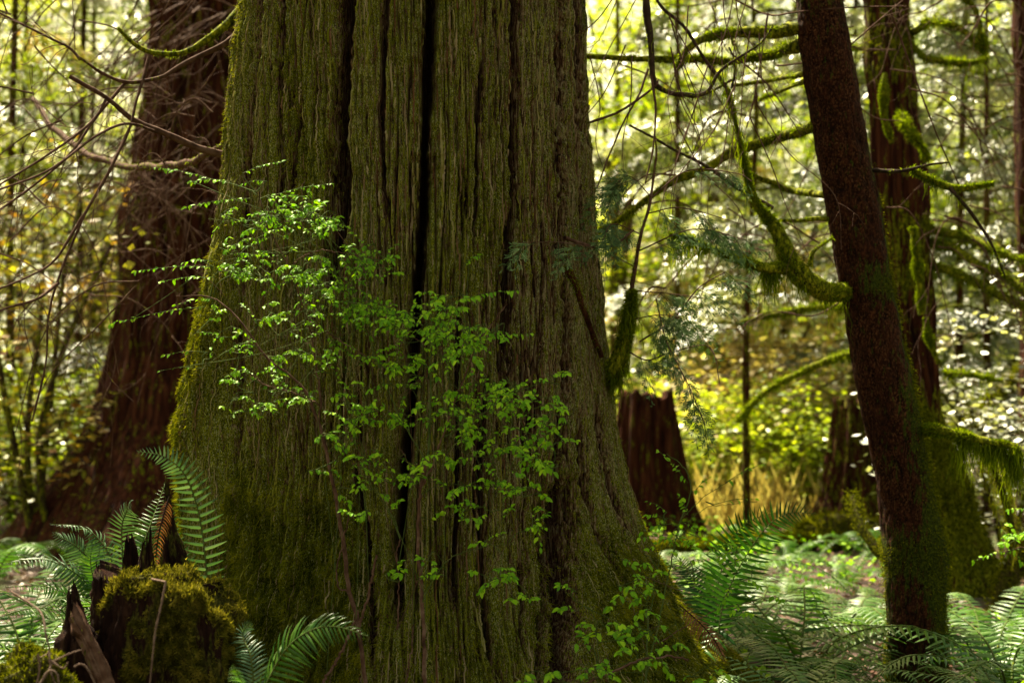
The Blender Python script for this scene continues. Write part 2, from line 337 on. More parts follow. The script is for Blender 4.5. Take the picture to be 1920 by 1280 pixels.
def build_cedar():
    th_f = np.concatenate([np.linspace(-1.85, 1.85, 760), np.linspace(1.85, 2 * np.pi - 1.85, 92)[1:-1]])
    z = np.concatenate([np.linspace(-.5, -.12, 24), np.linspace(-.12, 3.15, 800)[1:], np.linspace(3.15, 9.5, 180)[1:]])
    TH, Z = np.meshgrid(th_f, z)
    X, Y, r = cedar_base(TH, Z)
    front = np.cos(TH) > -.1
    # lateral coordinate wraps the trunk; fibres drift and braid slowly
    u = TH * .75; c0, s0 = np.cos(TH) * .75, np.sin(TH) * .75
    warp = .035 * perlin(c0 * 1.4, s0 * 1.4, Z * .8) + .008 * perlin(c0 * 6, s0 * 6, Z * 2.4)
    cc, ss = np.cos(TH + warp * 1.4) * .75, np.sin(TH + warp * 1.4) * .75
    px = 960 + X / Y * FPX; py = HOR - (Z - CAMH) / Y * FPX
    d = np.zeros_like(X); gro = np.zeros_like(X)
    wig = 9 * perlin(Z * 2.2, 3.3, .5) + 4 * perlin(Z * 7, 8.1, 2.2) + 3.5 * perlin(Z * 28, .1, 5.2)
    for k, (pl, hw, dep) in enumerate(GROOVES):
        pl = np.array(pl, float); gx = np.interp(py, pl[:, 1], pl[:, 0]) + wig * (.6 + .1 * (k % 4))
        fade = sstep(pl[0, 1] - 30, pl[0, 1] + 70, py) * sstep(pl[-1, 1] + 30, pl[-1, 1] - 90, py)
        hwv = hw * (1 + .5 * perlin(Z * 4, k * 3.7, 1.1) + .3 * perlin(Z * 24, k * 3.7, 6.1))
        g = np.exp(-(np.abs(px - gx) / hwv)**2.2) * fade * front
        gro = np.maximum(gro, g); d -= dep * g + .22 * dep * np.exp(-((px - gx) / (hwv * 3))**2) * fade * front
    # broad swells, plates with fissures, ridges, fibres
    d += .035 * perlin(c0 * 3, s0 * 3, Z * .3) + .008 * perlin(c0 * 9, s0 * 9, Z * .7)
    n1 = perlin(cc * 20, ss * 20, Z * .8 + 3) + .25 * perlin(cc * 60, ss * 60, Z * 4); f1 = np.exp(-(np.abs(n1) / .06)**1.3)
    n2 = perlin(cc * 46 + 9, ss * 46, Z * 1.7) + .2 * perlin(cc * 110, ss * 110, Z * 9); f2 = np.exp(-(np.abs(n2) / .16)**1.4)
    n5 = perlin(cc * 88 + 3, ss * 88, Z * 2.8); f5 = np.exp(-(np.abs(n5) / .18)**1.4); n3 = perlin(cc * 80, ss * 80 + 5, Z * 6.5); n4 = perlin(cc * 150, ss * 150, Z * 26)
    mod = np.clip(.75 + .9 * perlin(c0 * 4, s0 * 4, Z * 1.2 + 8), .15, 1.5)
    d += -.026 * f1 * mod - .017 * f2 * mod - .010 * f5 + .012 * n3 + .006 * n4 + .006 * perlin(cc * 45, ss * 45, Z * 30) * sstep(.9, .2, Z)
    # moss cushions low down
    mossy = np.clip(.30 + .55 * perlin(c0 * 2.6 + 4, s0 * 2.6, Z * 1.3) + .30 * sstep(1.2, .1, Z) + .25 * sstep(-.3, -1.3, TH) - .30 * sstep(.5, .75, TH) * sstep(1.0, 1.6, Z) - .25 * sstep(.05, .25, TH) * sstep(.62, .5, TH) * sstep(1.5, .8, Z), 0, 1)
    # right-hand root is mossy, and a moss bed sits low on the left
    mossy = np.clip(mossy + .5 * sstep(1130, 1180, px) * sstep(900, 1050, py) + .45 * sstep(800, 950, py) * sstep(720, 600, px) * sstep(395, 430, px), 0, 1.15)
    bed = sstep(.55, 1.0, mossy); mn = fbm(X * 14, Y * 14, Z * 9, 3)
    d += bed * (.012 + .020 * mn)
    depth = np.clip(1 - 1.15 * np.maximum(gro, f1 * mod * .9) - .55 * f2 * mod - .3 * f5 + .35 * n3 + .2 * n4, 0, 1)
    cov = np.clip(.46 + .42 * mossy - .10 * sstep(.15, .6, TH) + .50 * (depth - .7) + .12 * n3, 0, 1)
    cov = cov * (1 - .9 * gro)
    nx, ny = np.sin(TH), -np.cos(TH)
    X2, Y2 = X + nx * d, Y + ny * d
    V = np.stack([X2, Y2, Z], -1); nr, nc = TH.shape
    i = np.arange(nr - 1)[:, None] * nc; j = np.arange(nc)[None]; k = (j + 1) % nc
    org = (-.38, YT, float(gz(-.38, YT)))
    t = thing('giant_cedar', 'giant furrowed mossy cedar trunk with flaring roots filling the centre', 'tree', org)
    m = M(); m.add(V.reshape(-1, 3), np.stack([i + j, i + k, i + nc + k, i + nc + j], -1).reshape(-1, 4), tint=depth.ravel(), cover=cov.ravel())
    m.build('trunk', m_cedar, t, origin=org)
    # fibrous strips of bark lifting off the surface
    m = M(); rows_ok = np.where((z > -.1) & (z < 3.0))[0]
    for _ in range(2600):
        i0 = rng.integers(rows_ok[0], rows_ok[-1] - 60); ln = int(8 + 75 * rng.random()**2); j0 = rng.integers(12, 740); jj = j0 + np.round(np.cumsum(rng.normal(size=ln) * .22)).astype(int)
        jj = np.clip(jj, 6, 750); ii = np.arange(i0, min(i0 + ln, len(z))); jj = jj[:len(ii)]
        if gro[ii, jj].max() > .35: continue
        base = V[ii, jj]; out = np.stack([nx[ii, jj], ny[ii, jj], 0 * base[:, 0]], -1); ta = np.stack([-out[:, 1], out[:, 0], 0 * out[:, 0]], -1); kk = np.linspace(0, 1, len(ii))
        lift = (.002 + .007 * rng.random() * (kk**2 if rng.random() < .5 else (1 - kk)**2) + .003 * np.sin(kk * 3.14))[:, None]; wd = ((.0012 + .0028 * rng.random()) * np.sin(np.clip(kk, .06, .94) * 3.14)**.5)[:, None]
        c_ = base + out * lift; vv = np.stack([c_ - ta * wd, c_ + out * wd * .6, c_ + ta * wd], 1).reshape(-1, 3); a_ = np.arange(len(ii) - 1)[:, None] * 3
        m.add(vv, np.concatenate([np.hstack([a_, a_ + 1, a_ + 4, a_ + 3]), np.hstack([a_ + 1, a_ + 2, a_ + 5, a_ + 4])]), tint=float(np.clip(rng.random() * .75 + .5 * cov[ii[0], jj[0]] - .1, 0, 1)))
    m.build('bark_strips', leafmat('bark_fibre', [(.02, .008, .004), (.09, .045, .022), (.22, .18, .10), (.14, .14, .02), (.09, .10, .006)], trans=.05, gloss=.0), t, origin=org)
    # moss fuzz grown on the surface where moss is thick
    pr = (sstep(.45, 1.0, mossy) * (1 - gro) * (front & (Z > -.15) & (Z < 3.2))).ravel()
    area = (np.abs(np.gradient(X, axis=1)) + np.abs(np.gradient(Y, axis=1))).ravel() * (Z < 3.2).ravel()
    pr = pr * area; idx = rng.choice(len(pr), 150000, p=pr / pr.sum())
    nv = np.stack([nx.ravel()[idx], ny.ravel()[idx], np.zeros(len(idx))], -1)
    P = V.reshape(-1, 3)[idx] + rng.normal(size=(len(idx), 3)) * .003 - nv * .002
    lo = sstep(1.5, .4, P[:, 2]); L = (.006 + .010 * rng.random(len(idx))) * (1 + .9 * lo) * (1 + .8 * sstep(-1.1, -1.5, TH.ravel()[idx]))
    m = M(); blades(m, P, nv * .8 + A(0, 0, -.5) + rng.normal(size=P.shape) * .5, L, .0035 + .002 * rng.random(len(idx)), tint=np.clip(.45 + .9 * mn.ravel()[idx] + .25 * rng.normal(size=len(idx)), 0, 1))
    # longer trailing shreds
    pr2 = pr * (mossy.ravel() > .8); idx = rng.choice(len(pr), 9000, p=pr2 / pr2.sum())
    nv = np.stack([nx.ravel()[idx], ny.ravel()[idx], 0 * idx], -1)
    ribbons(m, V.reshape(-1, 3)[idx] + nv * (.004 + .006 * rng.random(len(idx)))[:, None], .02 + .05 * rng.random(len(idx)), .0028, .2, 3)
    m.build('moss', m_moss, t, origin=org)
    return t, org
cedar, CO = build_cedar()

# ------------------------------------------------------------------ branch tools
def branch(parent, org, pts, r, mat, name='branch', moss=0, hang=0, hlen=.08, sides=7, n=None, cover=0.0, mossL=.014, jit=1.0):
    """pts: (px, py, Y) list; r: radii in metres; moss = density of fuzz per metre; hang = hanging strands per metre"""
    P = np.array([PX(*p) for p in pts]); L = np.linalg.norm(np.diff(P, axis=0), axis=1).sum()
    n = n or max(6, int(L / .03)); c = curve(P, n)
    s = np.linspace(0, L, n); k = rng.random() * 50
    if moss > 1500 and not cover: cover = 1.0
    c = c + jit * .012 * np.stack([perlin(s * 5, k, 0), perlin(s * 5, k, 5), perlin(s * 5, k, 9)], -1) * np.minimum(1, np.arange(n) / 4)[:, None]
    m = M(); U, W, rad = tube(m, c, r, sides, .35, cover=cover)
    b = m.build(name, mat, parent, origin=org)
    if moss:
        nn = int(moss * L); f = rng.random(nn) * (n - 1.001); i = f.astype(int); fr = (f - i)[:, None]
        a = rng.normal(size=nn) * 1.5 + np.pi / 2
        C = c[i] * (1 - fr) + c[i + 1] * fr; Nv = np.cos(a)[:, None] * U[i] + np.sin(a)[:, None] * W[i]
        up = Nv[:, 2] ; Nv = np.where((up < -.2)[:, None] & (rng.random(nn) < .5)[:, None], Nv * A(1, 1, -1), Nv)
        m = M(); bump = .95 + 1.5 * perlin(f * .3, k, 3.3)
        blades(m, C + Nv * (rad[i] * .8)[:, None], Nv + A(0, 0, -.25) + rng.normal(size=Nv.shape) * .45, mossL * (.3 + .7 * rng.random(nn)) * np.maximum(bump, .12), mossL * .28)
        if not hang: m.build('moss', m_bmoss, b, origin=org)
    if hang:
        nn = int(hang * L); nk = max(4, int(L * 22)); kc = rng.random(nk) * (n - 1.001); f = np.clip(kc[rng.integers(0, nk, nn)] + rng.normal(size=nn) * n * .012, 0, n - 1.001); i = f.astype(int)
        ln = hlen * (.25 + .9 * rng.random(nn)**1.6) * np.clip(1 + 1.2 * perlin(f * .3, k, 7.7), .2, 2)
        if not moss: m = M()
        ribbons(m, c[i] - A(0, 0, 1) * rad[i][:, None] * .5 + rng.normal(size=(nn, 3)) * rad.mean() * .5, ln, .005)
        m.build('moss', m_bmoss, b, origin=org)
    return c
def twiglets(m, c, n, L, r=.0016, down=.5, sides=4, spread=1.0):
    """fine side twigs off a curve, each with a few forks"""
    T = nrm(np.gradient(c, axis=0))
    for _ in range(n):
        i = rng.integers(len(c) // 6, len(c)); d = nrm(T[min(i, len(c) - 1)] * .7 + rng.normal(size=3) * A(1, .6, .8) * spread * .7)
        ll = L * (.4 + rng.random()); p = [c[i]]
        for s in range(5):
            d = nrm(d + rng.normal(size=3) * .22 + A(0, 0, -.18 * down)); p.append(p[-1] + d * ll / 5)
        cc = curve(p, 9); tube(m, cc, [r, r * .45], sides)
        for _k in range(rng.integers(0, 3)):
            j = rng.integers(2, 8); d2 = nrm(d + rng.normal(size=3) * .8)
            tube(m, curve([cc[j], cc[j] + d2 * ll * .2 + A(0, 0, .005), cc[j] + d2 * ll * .38 - A(0, 0, .03 * down)], 5), [r * .6, r * .3], sides)

# ------------------------------------------------------------------ flat cedar sprays
def cedar_spray(m, base, d, nr_, L):
    """one flat drooping spray: rachis, alternate side shoots, each with scale-leaf ticks"""
    d = nrm(d); sd = nrm(np.cross(d, nr_)); n = max(6, int(L / .014))
    t = np.linspace(0, 1, n); c = base + d * (t * L)[:, None] + A(0, 0, -1) * (t**2 * L * .28)[:, None]
    tube(m, c, [.0016, .0008], 4, tint=.1)
    T = nrm(np.gradient(c, axis=0)); P, D, LL, WW = [], [], [], []
    for i in range(1, n):
        sl = L * .42 * (1 - t[i])**.8 * (.75 + .5 * rng.random()) + .012; sg = 1 if i % 2 else -1
        dd = nrm(T[i] * .85 + sd * sg * .75 + rng.normal(size=3) * .08)
        P.append(c[i]); D.append(dd); LL.append(sl); WW.append(.0052)
        k = max(1, int(sl / .011))
        for j in range(1, k + 1):
            q = c[i] + dd * sl * j / (k + 1) - A(0, 0, 1) * .10 * sl * (j / (k + 1))**2
            for s2 in ((1, -1) if sl > .03 else (1 if j % 2 else -1,)):
                P.append(q); D.append(nrm(dd * .9 + np.cross(dd, nr_) * s2 * .6 + rng.normal(size=3) * .1)); LL.append(.010 + .012 * rng.random() * (1 - j / (k + 2)) + sl * .14); WW.append(.0052)
    P, D = np.array(P), np.array(D)
    quads(m, P, D, nrm(np.broadcast_to(nr_, P.shape) + rng.normal(size=P.shape) * .25), np.array(LL), np.array(WW), tint=np.clip(rng.random() * .5 + .5 * rng.random(len(P)), 0, 1))

# ------------------------------------------------------------------ branches on the giant cedar
def cedar_branches():
    t, o = cedar, CO
    # mossy knee on the right edge with the rising stem that carries the green sprays
    c1 = branch(t, o, [(1118, 690, 5.95), (1150, 700, 5.9), (1168, 645, 5.85), (1180, 590, 5.8), (1186, 545, 5.78)], [.055, .05, .03, .015, .009], m_twig, moss=9000, hang=900, hlen=.16, mossL=.024)
    branch(t, o, [(1184, 560, 5.79), (1190, 500, 5.78), (1204, 440, 5.75), (1222, 370, 5.75), (1232, 300, 5.75), (1226, 255, 5.75)], [.009, .008, .006, .005, .003], m_twig, moss=900, mossL=.012)
    branch(t, o, [(1128, 668, 5.6), (1105, 610, 5.45), (1085, 550, 5.35), (1066, 500, 5.3)], [.010, .011, .013, .016], m_redbark, moss=1500)
    tw = M()
    sprs = []
    arms = [([(1185, 545, 5.79), (1250, 550, 5.7), (1330, 560, 5.6)], .003), ([(1198, 470, 5.76), (1300, 430, 5.6), (1400, 450, 5.5)], .0035),
            ([(1204, 440, 5.75), (1150, 420, 5.6), (1130, 450, 5.5)], .003), ([(1222, 370, 5.75), (1180, 330, 5.65), (1150, 350, 5.6)], .0025),
            ([(1222, 370, 5.75), (1290, 320, 5.65), (1380, 325, 5.55), (1410, 340, 5.5)], .003), ([(1200, 640, 5.85), (1260, 600, 5.7), (1310, 540, 5.6), (1360, 510, 5.5)], .004),
            ([(1180, 660, 5.85), (1215, 675, 5.8), (1260, 660, 5.7), (1330, 650, 5.6), (1350, 720, 5.5)], .0035), ([(1190, 500, 5.78), (1130, 470, 5.6), (1060, 455, 5.2), (970, 455, 4.95)], .0025),
            ([(1215, 400, 5.75), (1280, 390, 5.6), (1390, 420, 5.5)], .003), ([(1230, 560, 5.72), (1250, 640, 5.6), (1290, 720, 5.5), (1320, 790, 5.45)], .0028), ([(1180, 600, 5.8), (1240, 590, 5.7), (1290, 600, 5.65)], .0025)]
    fo = M()
    for ai, (pl, r) in enumerate(arms):
        c = curve([PX(*p) for p in pl], 26); tube(tw, c, [r, r * .5], 5, .2); T = nrm(np.gradient(c, axis=0))
        tip = ai == 7
        for i in range(10 if tip else 4, 26, 2 if tip else 1):
            if rng.random() < (.3 if tip else .64): continue
            sg = rng.choice([-1, 1]); d = T[i] * .8 + A(.25, 0, 0) * sg + A(0, rng.normal() * .4, -.35 - .35 * rng.random()) + rng.normal(size=3) * .15
            cedar_spray(fo, c[i], d, nrm(A(.1, -.75, .65) + rng.normal(size=3) * .3), (.08 if tip else .10) + .09 * rng.random())
    tw.build('twigs', m_twig, t, origin=o); fo.build('foliage', m_cspray, t, origin=o)
    # drooping dead branch above, far tip hooks to the right
    branch(t, o, [(1205, -260, 5.9), (1212, -60, 5.9), (1216, 60, 5.9), (1224, 140, 5.9), (1240, 165, 5.92), (1285, 178, 5.95), (1320, 172, 6.0), (1350, 130, 6.0), (1420, 85, 6.0), (1450, 50, 6.0)], [.018, .016, .013, .011, .011, .008, .005, .004], m_dark, moss=500, hang=60)
    branch(t, o, [(1222, 140, 5.9), (1228, 220, 5.88), (1222, 290, 5.86), (1212, 345, 5.85)], [.006, .004, .003], m_twig)
    branch(t, o, [(1215, 130, 5.9), (1190, 190, 5.86), (1150, 270, 5.84), (1118, 350, 5.85)], [.005, .003], m_twig)
    branch(t, o, [(1105, 230, 6.0), (1160, 210, 5.95), (1225, 165, 5.9), (1236, 150, 5.9)], [.006, .004], m_twig)
    branch(t, o, [(1058, 445, 5.35), (1100, 460, 5.5), (1150, 458, 5.6), (1190, 430, 5.65)], [.008, .004], m_twig)
    # bare arching branches on the left
    LB = [([(452, 20, 6.0), (415, 55, 5.95), (370, 85, 5.9), (325, 100, 5.85), (280, 98, 5.8), (250, 80, 5.75), (222, 52, 5.7)], [.022, .016, .012, .010, .009, .007], 1600),
          ([(440, 68, 6.0), (400, 95, 5.95), (330, 125, 5.85), (290, 145, 5.8), (240, 155, 5.7), (190, 138, 5.6), (150, 112, 5.5)], [.013, .010, .008, .007, .005], 0),
          ([(425, 292, 5.95), (370, 275, 5.9), (300, 250, 5.8), (250, 225, 5.7), (200, 185, 5.6), (130, 142, 5.5)], [.018, .015, .012, .009, .008], 0),
          ([(420, 270, 6.1), (385, 290, 6.3), (340, 308, 6.6), (290, 314, 7.0), (230, 310, 7.4), (160, 285, 7.8), (100, 240, 8.2), (60, 185, 8.6)], [.014, .016, .018, .018, .018, .015], 500)]
    for pl, r, ms in LB: branch(t, o, pl, r, m_twig, moss=ms)
    m = M()
    for c0 in [[(280, 100, 5.8), (268, 150, 5.75), (255, 190, 5.7), (243, 240, 5.65), (205, 320, 5.6), (160, 400, 5.6), (110, 520, 5.6), (90, 600, 5.6), (86, 680, 5.6), (60, 790, 5.6)],
               [(243, 240, 5.65), (200, 330, 5.6), (140, 430, 5.6), (100, 490, 5.55), (50, 520, 5.5), (-10, 545, 5.4)],
               [(300, 250, 5.8), (240, 232, 5.6), (180, 255, 5.4), (90, 320, 5.2), (-20, 362, 5.1)],
               [(200, 185, 5.6), (170, 230, 5.5), (90, 290, 5.4), (-10, 352, 5.3)],
               [(150, 112, 5.5), (130, 90, 5.5), (90, 70, 5.4), (-10, 20, 5.3)],
               [(235, 155, 5.7), (180, 220, 5.6), (130, 290, 5.5), (60, 350, 5.4), (-10, 400, 5.4)],
               [(110, 530, 5.6), (70, 560, 5.5), (20, 575, 5.5), (-20, 590, 5.5)]]:
        c = curve([PX(*p) for p in c0], 40); tube(m, c, [.0065, .005, .0035], 6, .3); twiglets(m, c, 8, .35, .0018, .8)
    m.build('twigs', m_twig, t, origin=o)
    # thin dead twigs on the right, against the bright foliage
    m = M()
    for k in range(26):
        x, y = 1105 + rng.random() * 330, -60 + rng.random() * 330; D = 5.7 + rng.random() * .5; a = rng.normal() * .6
        c = curve([PX(x, y, D), PX(x + 60 * math.sin(a) , y + 90, D), PX(x + 130 * math.sin(a) + 20 * rng.normal(), y + 170, D), PX(x + 160 * math.sin(a), y + 240 + 60 * rng.random(), D)], 22)
        tube(m, c, [.0028, .0012], 4); twiglets(m, c, 3, .18, .0012, .9)
    m.build('twigs', m_twig, t, origin=o)
cedar_branches()
def tangle():
    m = M()
    for k in range(95):
        x, y = 470 - 520 * rng.random(), -80 + 640 * rng.random()**1.2; D = 6.2 + 3.5 * rng.random(); s = 90 + 220 * rng.random(); q = rng.choice([-1, 1], p=[.8, .2]); u = rng.normal() * 50
        c = curve([PX(x, y, D), PX(x + q * s * .35, y + .15 * s + u, D), PX(x + q * s * .7, y + .5 * s + u, D), PX(x + q * s * .9, y + 1.1 * s, D)], 24)
        tube(m, c, [.0045, .003, .0018], 5, .2); twiglets(m, c, 3, .35, .0016, .9)
    m.build('twigs', m_twig, cedar, origin=CO)
tangle()

# ------------------------------------------------------------------ other trunks
def trunk_from_px(name, rows, Y, mat, parent, org, cols=96, nrow=260, amp=.02, fr=(6, 6, 1.2), moss=None, fuzz=0, fuzzL=.012, back=None, lob=0, fiss=0.0):
    """rows: (py, xl, xr); builds a round tapering trunk that fits those edges at depth Y, with bark relief"""
    rw = np.array(rows, float); py = np.linspace(rw[0, 0], rw[-1, 0], nrow)
    YY = np.interp(py, rw[:, 0], np.full(len(rw), Y)) if back is None else np.interp(py, rw[:, 0], back)
    sm = lambda k: np.interp(py, rw[:, 0], rw[:, k])
    ker = np.ones(9) / 9; sm2 = lambda a: np.convolve(np.pad(a, 4, mode='edge'), ker, 'valid')
    xl, xr = sm2(sm(1)), sm2(sm(2))
    cx = ((xl + xr) / 2 - 960) / FPX * YY; rr = (xr - xl) / 2 / FPX * YY; z = CAMH + (HOR - py) / FPX * YY
    th = np.linspace(0, 2 * np.pi, cols, endpoint=False)
    TH, Z = np.meshgrid(th, z); CX = cx[:, None]; RR = rr[:, None] * np.ones(cols)
    nx, ny = np.sin(TH), -np.cos(TH); R0 = np.median(rr)
    if lob: RR = RR * (1 + lob * np.cos(TH * 5 + 1) * sstep(1.05, 2.2, RR / R0))
    c0, s0 = nx * R0, ny * R0
    wp = .3 * perlin(c0 * 3, s0 * 3, Z * 1.1)
    n1 = perlin(c0 * fr[0] + wp, s0 * fr[1], Z * fr[2] + 3); n2 = perlin(c0 * fr[0] * 2.7 + wp, s0 * fr[1] * 2.7, Z * fr[2] * 2.7)
    n3 = perlin(c0 * fr[0] * 6, s0 * fr[1] * 6, Z * fr[2] * 6)
    f1 = np.exp(-(np.abs(n1) / .12)**1.3)
    d = amp * (n1 * .8 + n2 * .5 + n3 * .3) - fiss * f1 + amp * 1.2 * perlin(1.7, 2.1, Z * 2.3) 
    cov = np.zeros_like(TH) if moss is None else np.clip(moss(TH, Z, HOR - (Z - CAMH) / YY[:, None] * FPX) + .25 * perlin(c0 * 7, s0 * 7, Z * 6), 0, 1)
    V = np.stack([CX + nx * (RR + d), YY[:, None] + ny * (RR + d), Z], -1)
    i = np.arange(nrow - 1)[:, None] * cols; j = np.arange(cols)[None]; k = (j + 1) % cols
    m = M(); m.add(V.reshape(-1, 3), np.stack([i + j, i + k, i + cols + k, i + cols + j], -1).reshape(-1, 4)[:, ::-1], tint=np.clip(.75 - .6 * f1 * (fiss > 0) + .35 * n2, 0, 1).ravel(), cover=cov.ravel())
    b = m.build(name, mat, parent, origin=org)
    if fuzz:
        pr = sstep(.45, .9, cov).ravel(); idx = rng.choice(len(pr), fuzz, p=pr / pr.sum())
        nv = np.stack([nx.ravel()[idx], ny.ravel()[idx], 0 * nx.ravel()[idx]], -1)
        P = V.reshape(-1, 3)[idx] + rng.normal(size=(fuzz, 3)) * A(.01, .01, .01)
        m = M(); blades(m, P, nv + A(0, 0, -.3) + rng.normal(size=P.shape) * .5, fuzzL * (.4 + rng.random(fuzz)), fuzzL * .3)
        m.build('moss', m_moss, parent, origin=org)
    return b
def base_at(px, Y): x = (px - 960) / FPX * Y; return (x, Y, float(gz(x, Y)))

# the second big cedar, left, out of focus
o = base_at(300, 12); t = thing('cedar_tree', 'dark red-brown cedar trunk behind the giant trunk, on the left', 'tree', o)
trunk_from_px('trunk', [(-1500, 340, 560), (-300, 305, 560), (0, 292, 562), (200, 266, 556), (400, 238, 548), (560, 222, 545), (700, 198, 545), (800, 172, 555), (880, 136, 575), (940, 104, 610), (990, 66, 650), (1080, 0, 700)], 12.0, m_redbark, t, o, 180, 300, .05, (7, 7, .5), moss=lambda T, Z, p: .16 + .35 * sstep(700, 950, p) * sstep(0, -1.4, T), lob=.10, fiss=.05)
# its fine drooping bare branchlets
m = M()
for k in range(34):
    x, y = 250 + rng.random() * 200, -40 + rng.random() * 420; D = 10.2 + rng.random()
    s = rng.choice([-1, 1]) * (60 + 120 * rng.random()); c = curve([PX(x, y, 11.4), PX(x + s * .3, y + 20, D), PX(x + s * .7, y + 70, D), PX(x + s, y + 190 + 80 * rng.random(), D)], 18)
    tube(m, c, [.009, .004], 5); twiglets(m, c, 2, .5, .003, .8)
m.build('twigs', m_twig, t, origin=o)

# leaning spruce on the right
YL = 6.45
o = base_at(1716, YL); lean = thing('leaning_conifer', 'leaning slim conifer with speckled scaly bark, in front of the mossy trunk on the right', 'tree', o); LO = o
def lm(T, Z, p):
    T = (T + np.pi) % (2 * np.pi) - np.pi
    right = sstep(.6, 1.3, T) * sstep(100, 500, p); low = 1.0 * sstep(-.2, .6, T) * sstep(620, 800, p)
    band = .75 * np.exp(-((p - 1045) / 55)**2) + .8 * np.exp(-((p - 545) / 38)**2) * sstep(-.9, .1, T) + .65 * sstep(1180, 1270, p) * sstep(.6, -.6, T)
    left = .8 * sstep(-.9, -1.6, T) * sstep(980, 1200, p) + .45 * sstep(60, 0, p)
    return np.clip(.78 * right + low * .8 + band + left, 0, 1) * .85 + .05
trunk_from_px('trunk', [(-1700, 1190, 1255), (-600, 1398, 1480), (-100, 1476, 1566), (0, 1491, 1582), (100, 1503, 1596), (200, 1518, 1612), (300, 1533, 1632), (400, 1548, 1654), (500, 1566, 1668), (560, 1577, 1680), (650, 1592, 1696), (720, 1604, 1712), (800, 1620, 1730), (860, 1634, 1740), (950, 1652, 1756), (1040, 1662, 1776), (1100, 1663, 1770), (1200, 1668, 1768), (1280, 1664, 1775), (1400, 1640, 1805)], YL, m_scaly, lean, o, 190, 700, .008, (17, 17, 7), moss=lm, fuzz=42000, fuzzL=.013, fiss=.007)
def lb(pts, r, **k): return branch(lean, LO, pts, r, m_dark, **k)
y0 = YL
cB = lb([(1632, 552, y0 + .02), (1596, 549, y0 - .03), (1560, 546, y0 - .12), (1515, 528, y0 - .25), (1480, 490, y0 - .25), (1455, 430, y0 - .25), (1420, 385, y0 - .25), (1400, 330, y0 - .25), (1388, 260, y0 - .3), (1372, 200, y0 - .3), (1362, 165, y0 - .3)], [.030, .034, .042, .048, .040, .022, .011, .008, .007, .005], moss=9000, hang=330, hlen=.13, mossL=.02)
lb([(1478, 500, y0 - .25), (1440, 502, y0 - .3), (1395, 492, y0 - .3), (1350, 475, y0 - .35), (1300, 448, y0 - .4), (1255, 440, y0 - .4)], [.034, .026, .02, .013, .008, .005], moss=7000, hang=700, hlen=.17, mossL=.018)
lb([(1520, 500, y0 - .3), (1522, 475, y0 - .3), (1535, 462, y0 - .3), (1560, 445, y0 - .3)], [.012, .008, .003], moss=3500)
lb([(1362, 165, y0 - .3), (1330, 120, y0 - .3), (1290, 60, y0 - .3), (1245, 20, y0 - .3), (1225, -20, y0 - .3)], [.008, .008, .007, .006], moss=0)
lb([(1372, 165, y0 - .3), (1380, 120, y0 - .3), (1368, 90, y0 - .3)], [.006, .004], moss=0)
lb([(1372, 150, y0 - .3), (1330, 175, y0 - .3), (1310, 180, y0 - .3), (1290, 178, y0 - .35)], [.006, .004], moss=800)
lb([(1450, 390, y0 - .25), (1380, 350, y0 - .2), (1300, 300, y0 - .2), (1230, 262, y0 - .2), (1178, 232, y0 - .2)], [.009, .008, .006, .005], moss=300)
lb([(1505, 52, y0), (1450, 62, y0 + .1), (1380, 62, y0 + .1), (1320, 72, y0 + .1), (1290, 92, y0 + .1), (1270, 130, y0 + .1)], [.03, .028, .022, .02, .012], moss=5500, hang=100, mossL=.022)
lb([(1515, 85, y0), (1450, 100, y0 + .2), (1380, 112, y0 + .3), (1300, 112, y0 + .3), (1200, 112, y0 + .3), (1090, 104, y0 + .3)], [.03, .024, .019, .015, .012], moss=4500, hang=80, mossL=.018)
lb([(1535, 235, y0), (1470, 255, y0 + .2), (1390, 282, y0 + .3), (1320, 318, y0 + .3), (1255, 345, y0 + .3), (1150, 420, y0 + .35), (1110, 440, y0 + .4)], [.026, .024, .022, .018, .014, .008], moss=5000, hang=50, mossL=.02)
lb([(1552, 366, y0), (1490, 358, y0 + .3), (1440, 340, y0 + .3), (1395, 318, y0 + .3)], [.018, .014, .010], moss=3000)
lb([(1560, 410, y0), (1510, 413, y0 - .1), (1460, 412, y0 - .2)], [.012, .009, .006], moss=1600)
lb([(1520, 135, y0), (1450, 148, y0 + .4), (1370, 160, y0 + .5)], [.014, .009], moss=1600)
lb([(1518, 148, y0), (1460, 175, y0 + .4), (1425, 185, y0 + .5)], [.012, .006], moss=1600)
lb([(1632, 320, y0), (1680, 320, y0 - .1), (1720, 316, y0 - .15), (1780, 305, y0 - .2)], [.010, .008, .004], moss=300)
lb([(1710, 318, y0 - .12), (1740, 335, y0 - .15), (1790, 350, y0 - .2), (1860, 343, y0 - .2)], [.012, .016, .015, .008], moss=5500, hang=120, mossL=.02)
lb([(1780, 352, y0 - .2), (1810, 385, y0 - .2), (1850, 440, y0 - .2), (1885, 520, y0 - .2)], [.010, .008, .004], moss=600, hang=60)
lb([(1722, 803, y0), (1760, 808, y0 - .15), (1810, 818, y0 - .25), (1860, 830, y0 - .3), (1900, 836, y0 - .35), (1903, 852, y0 - .35)], [.030, .022, .020, .018, .014, .006], moss=9000, hang=2400, hlen=.15, mossL=.022)
m = M()
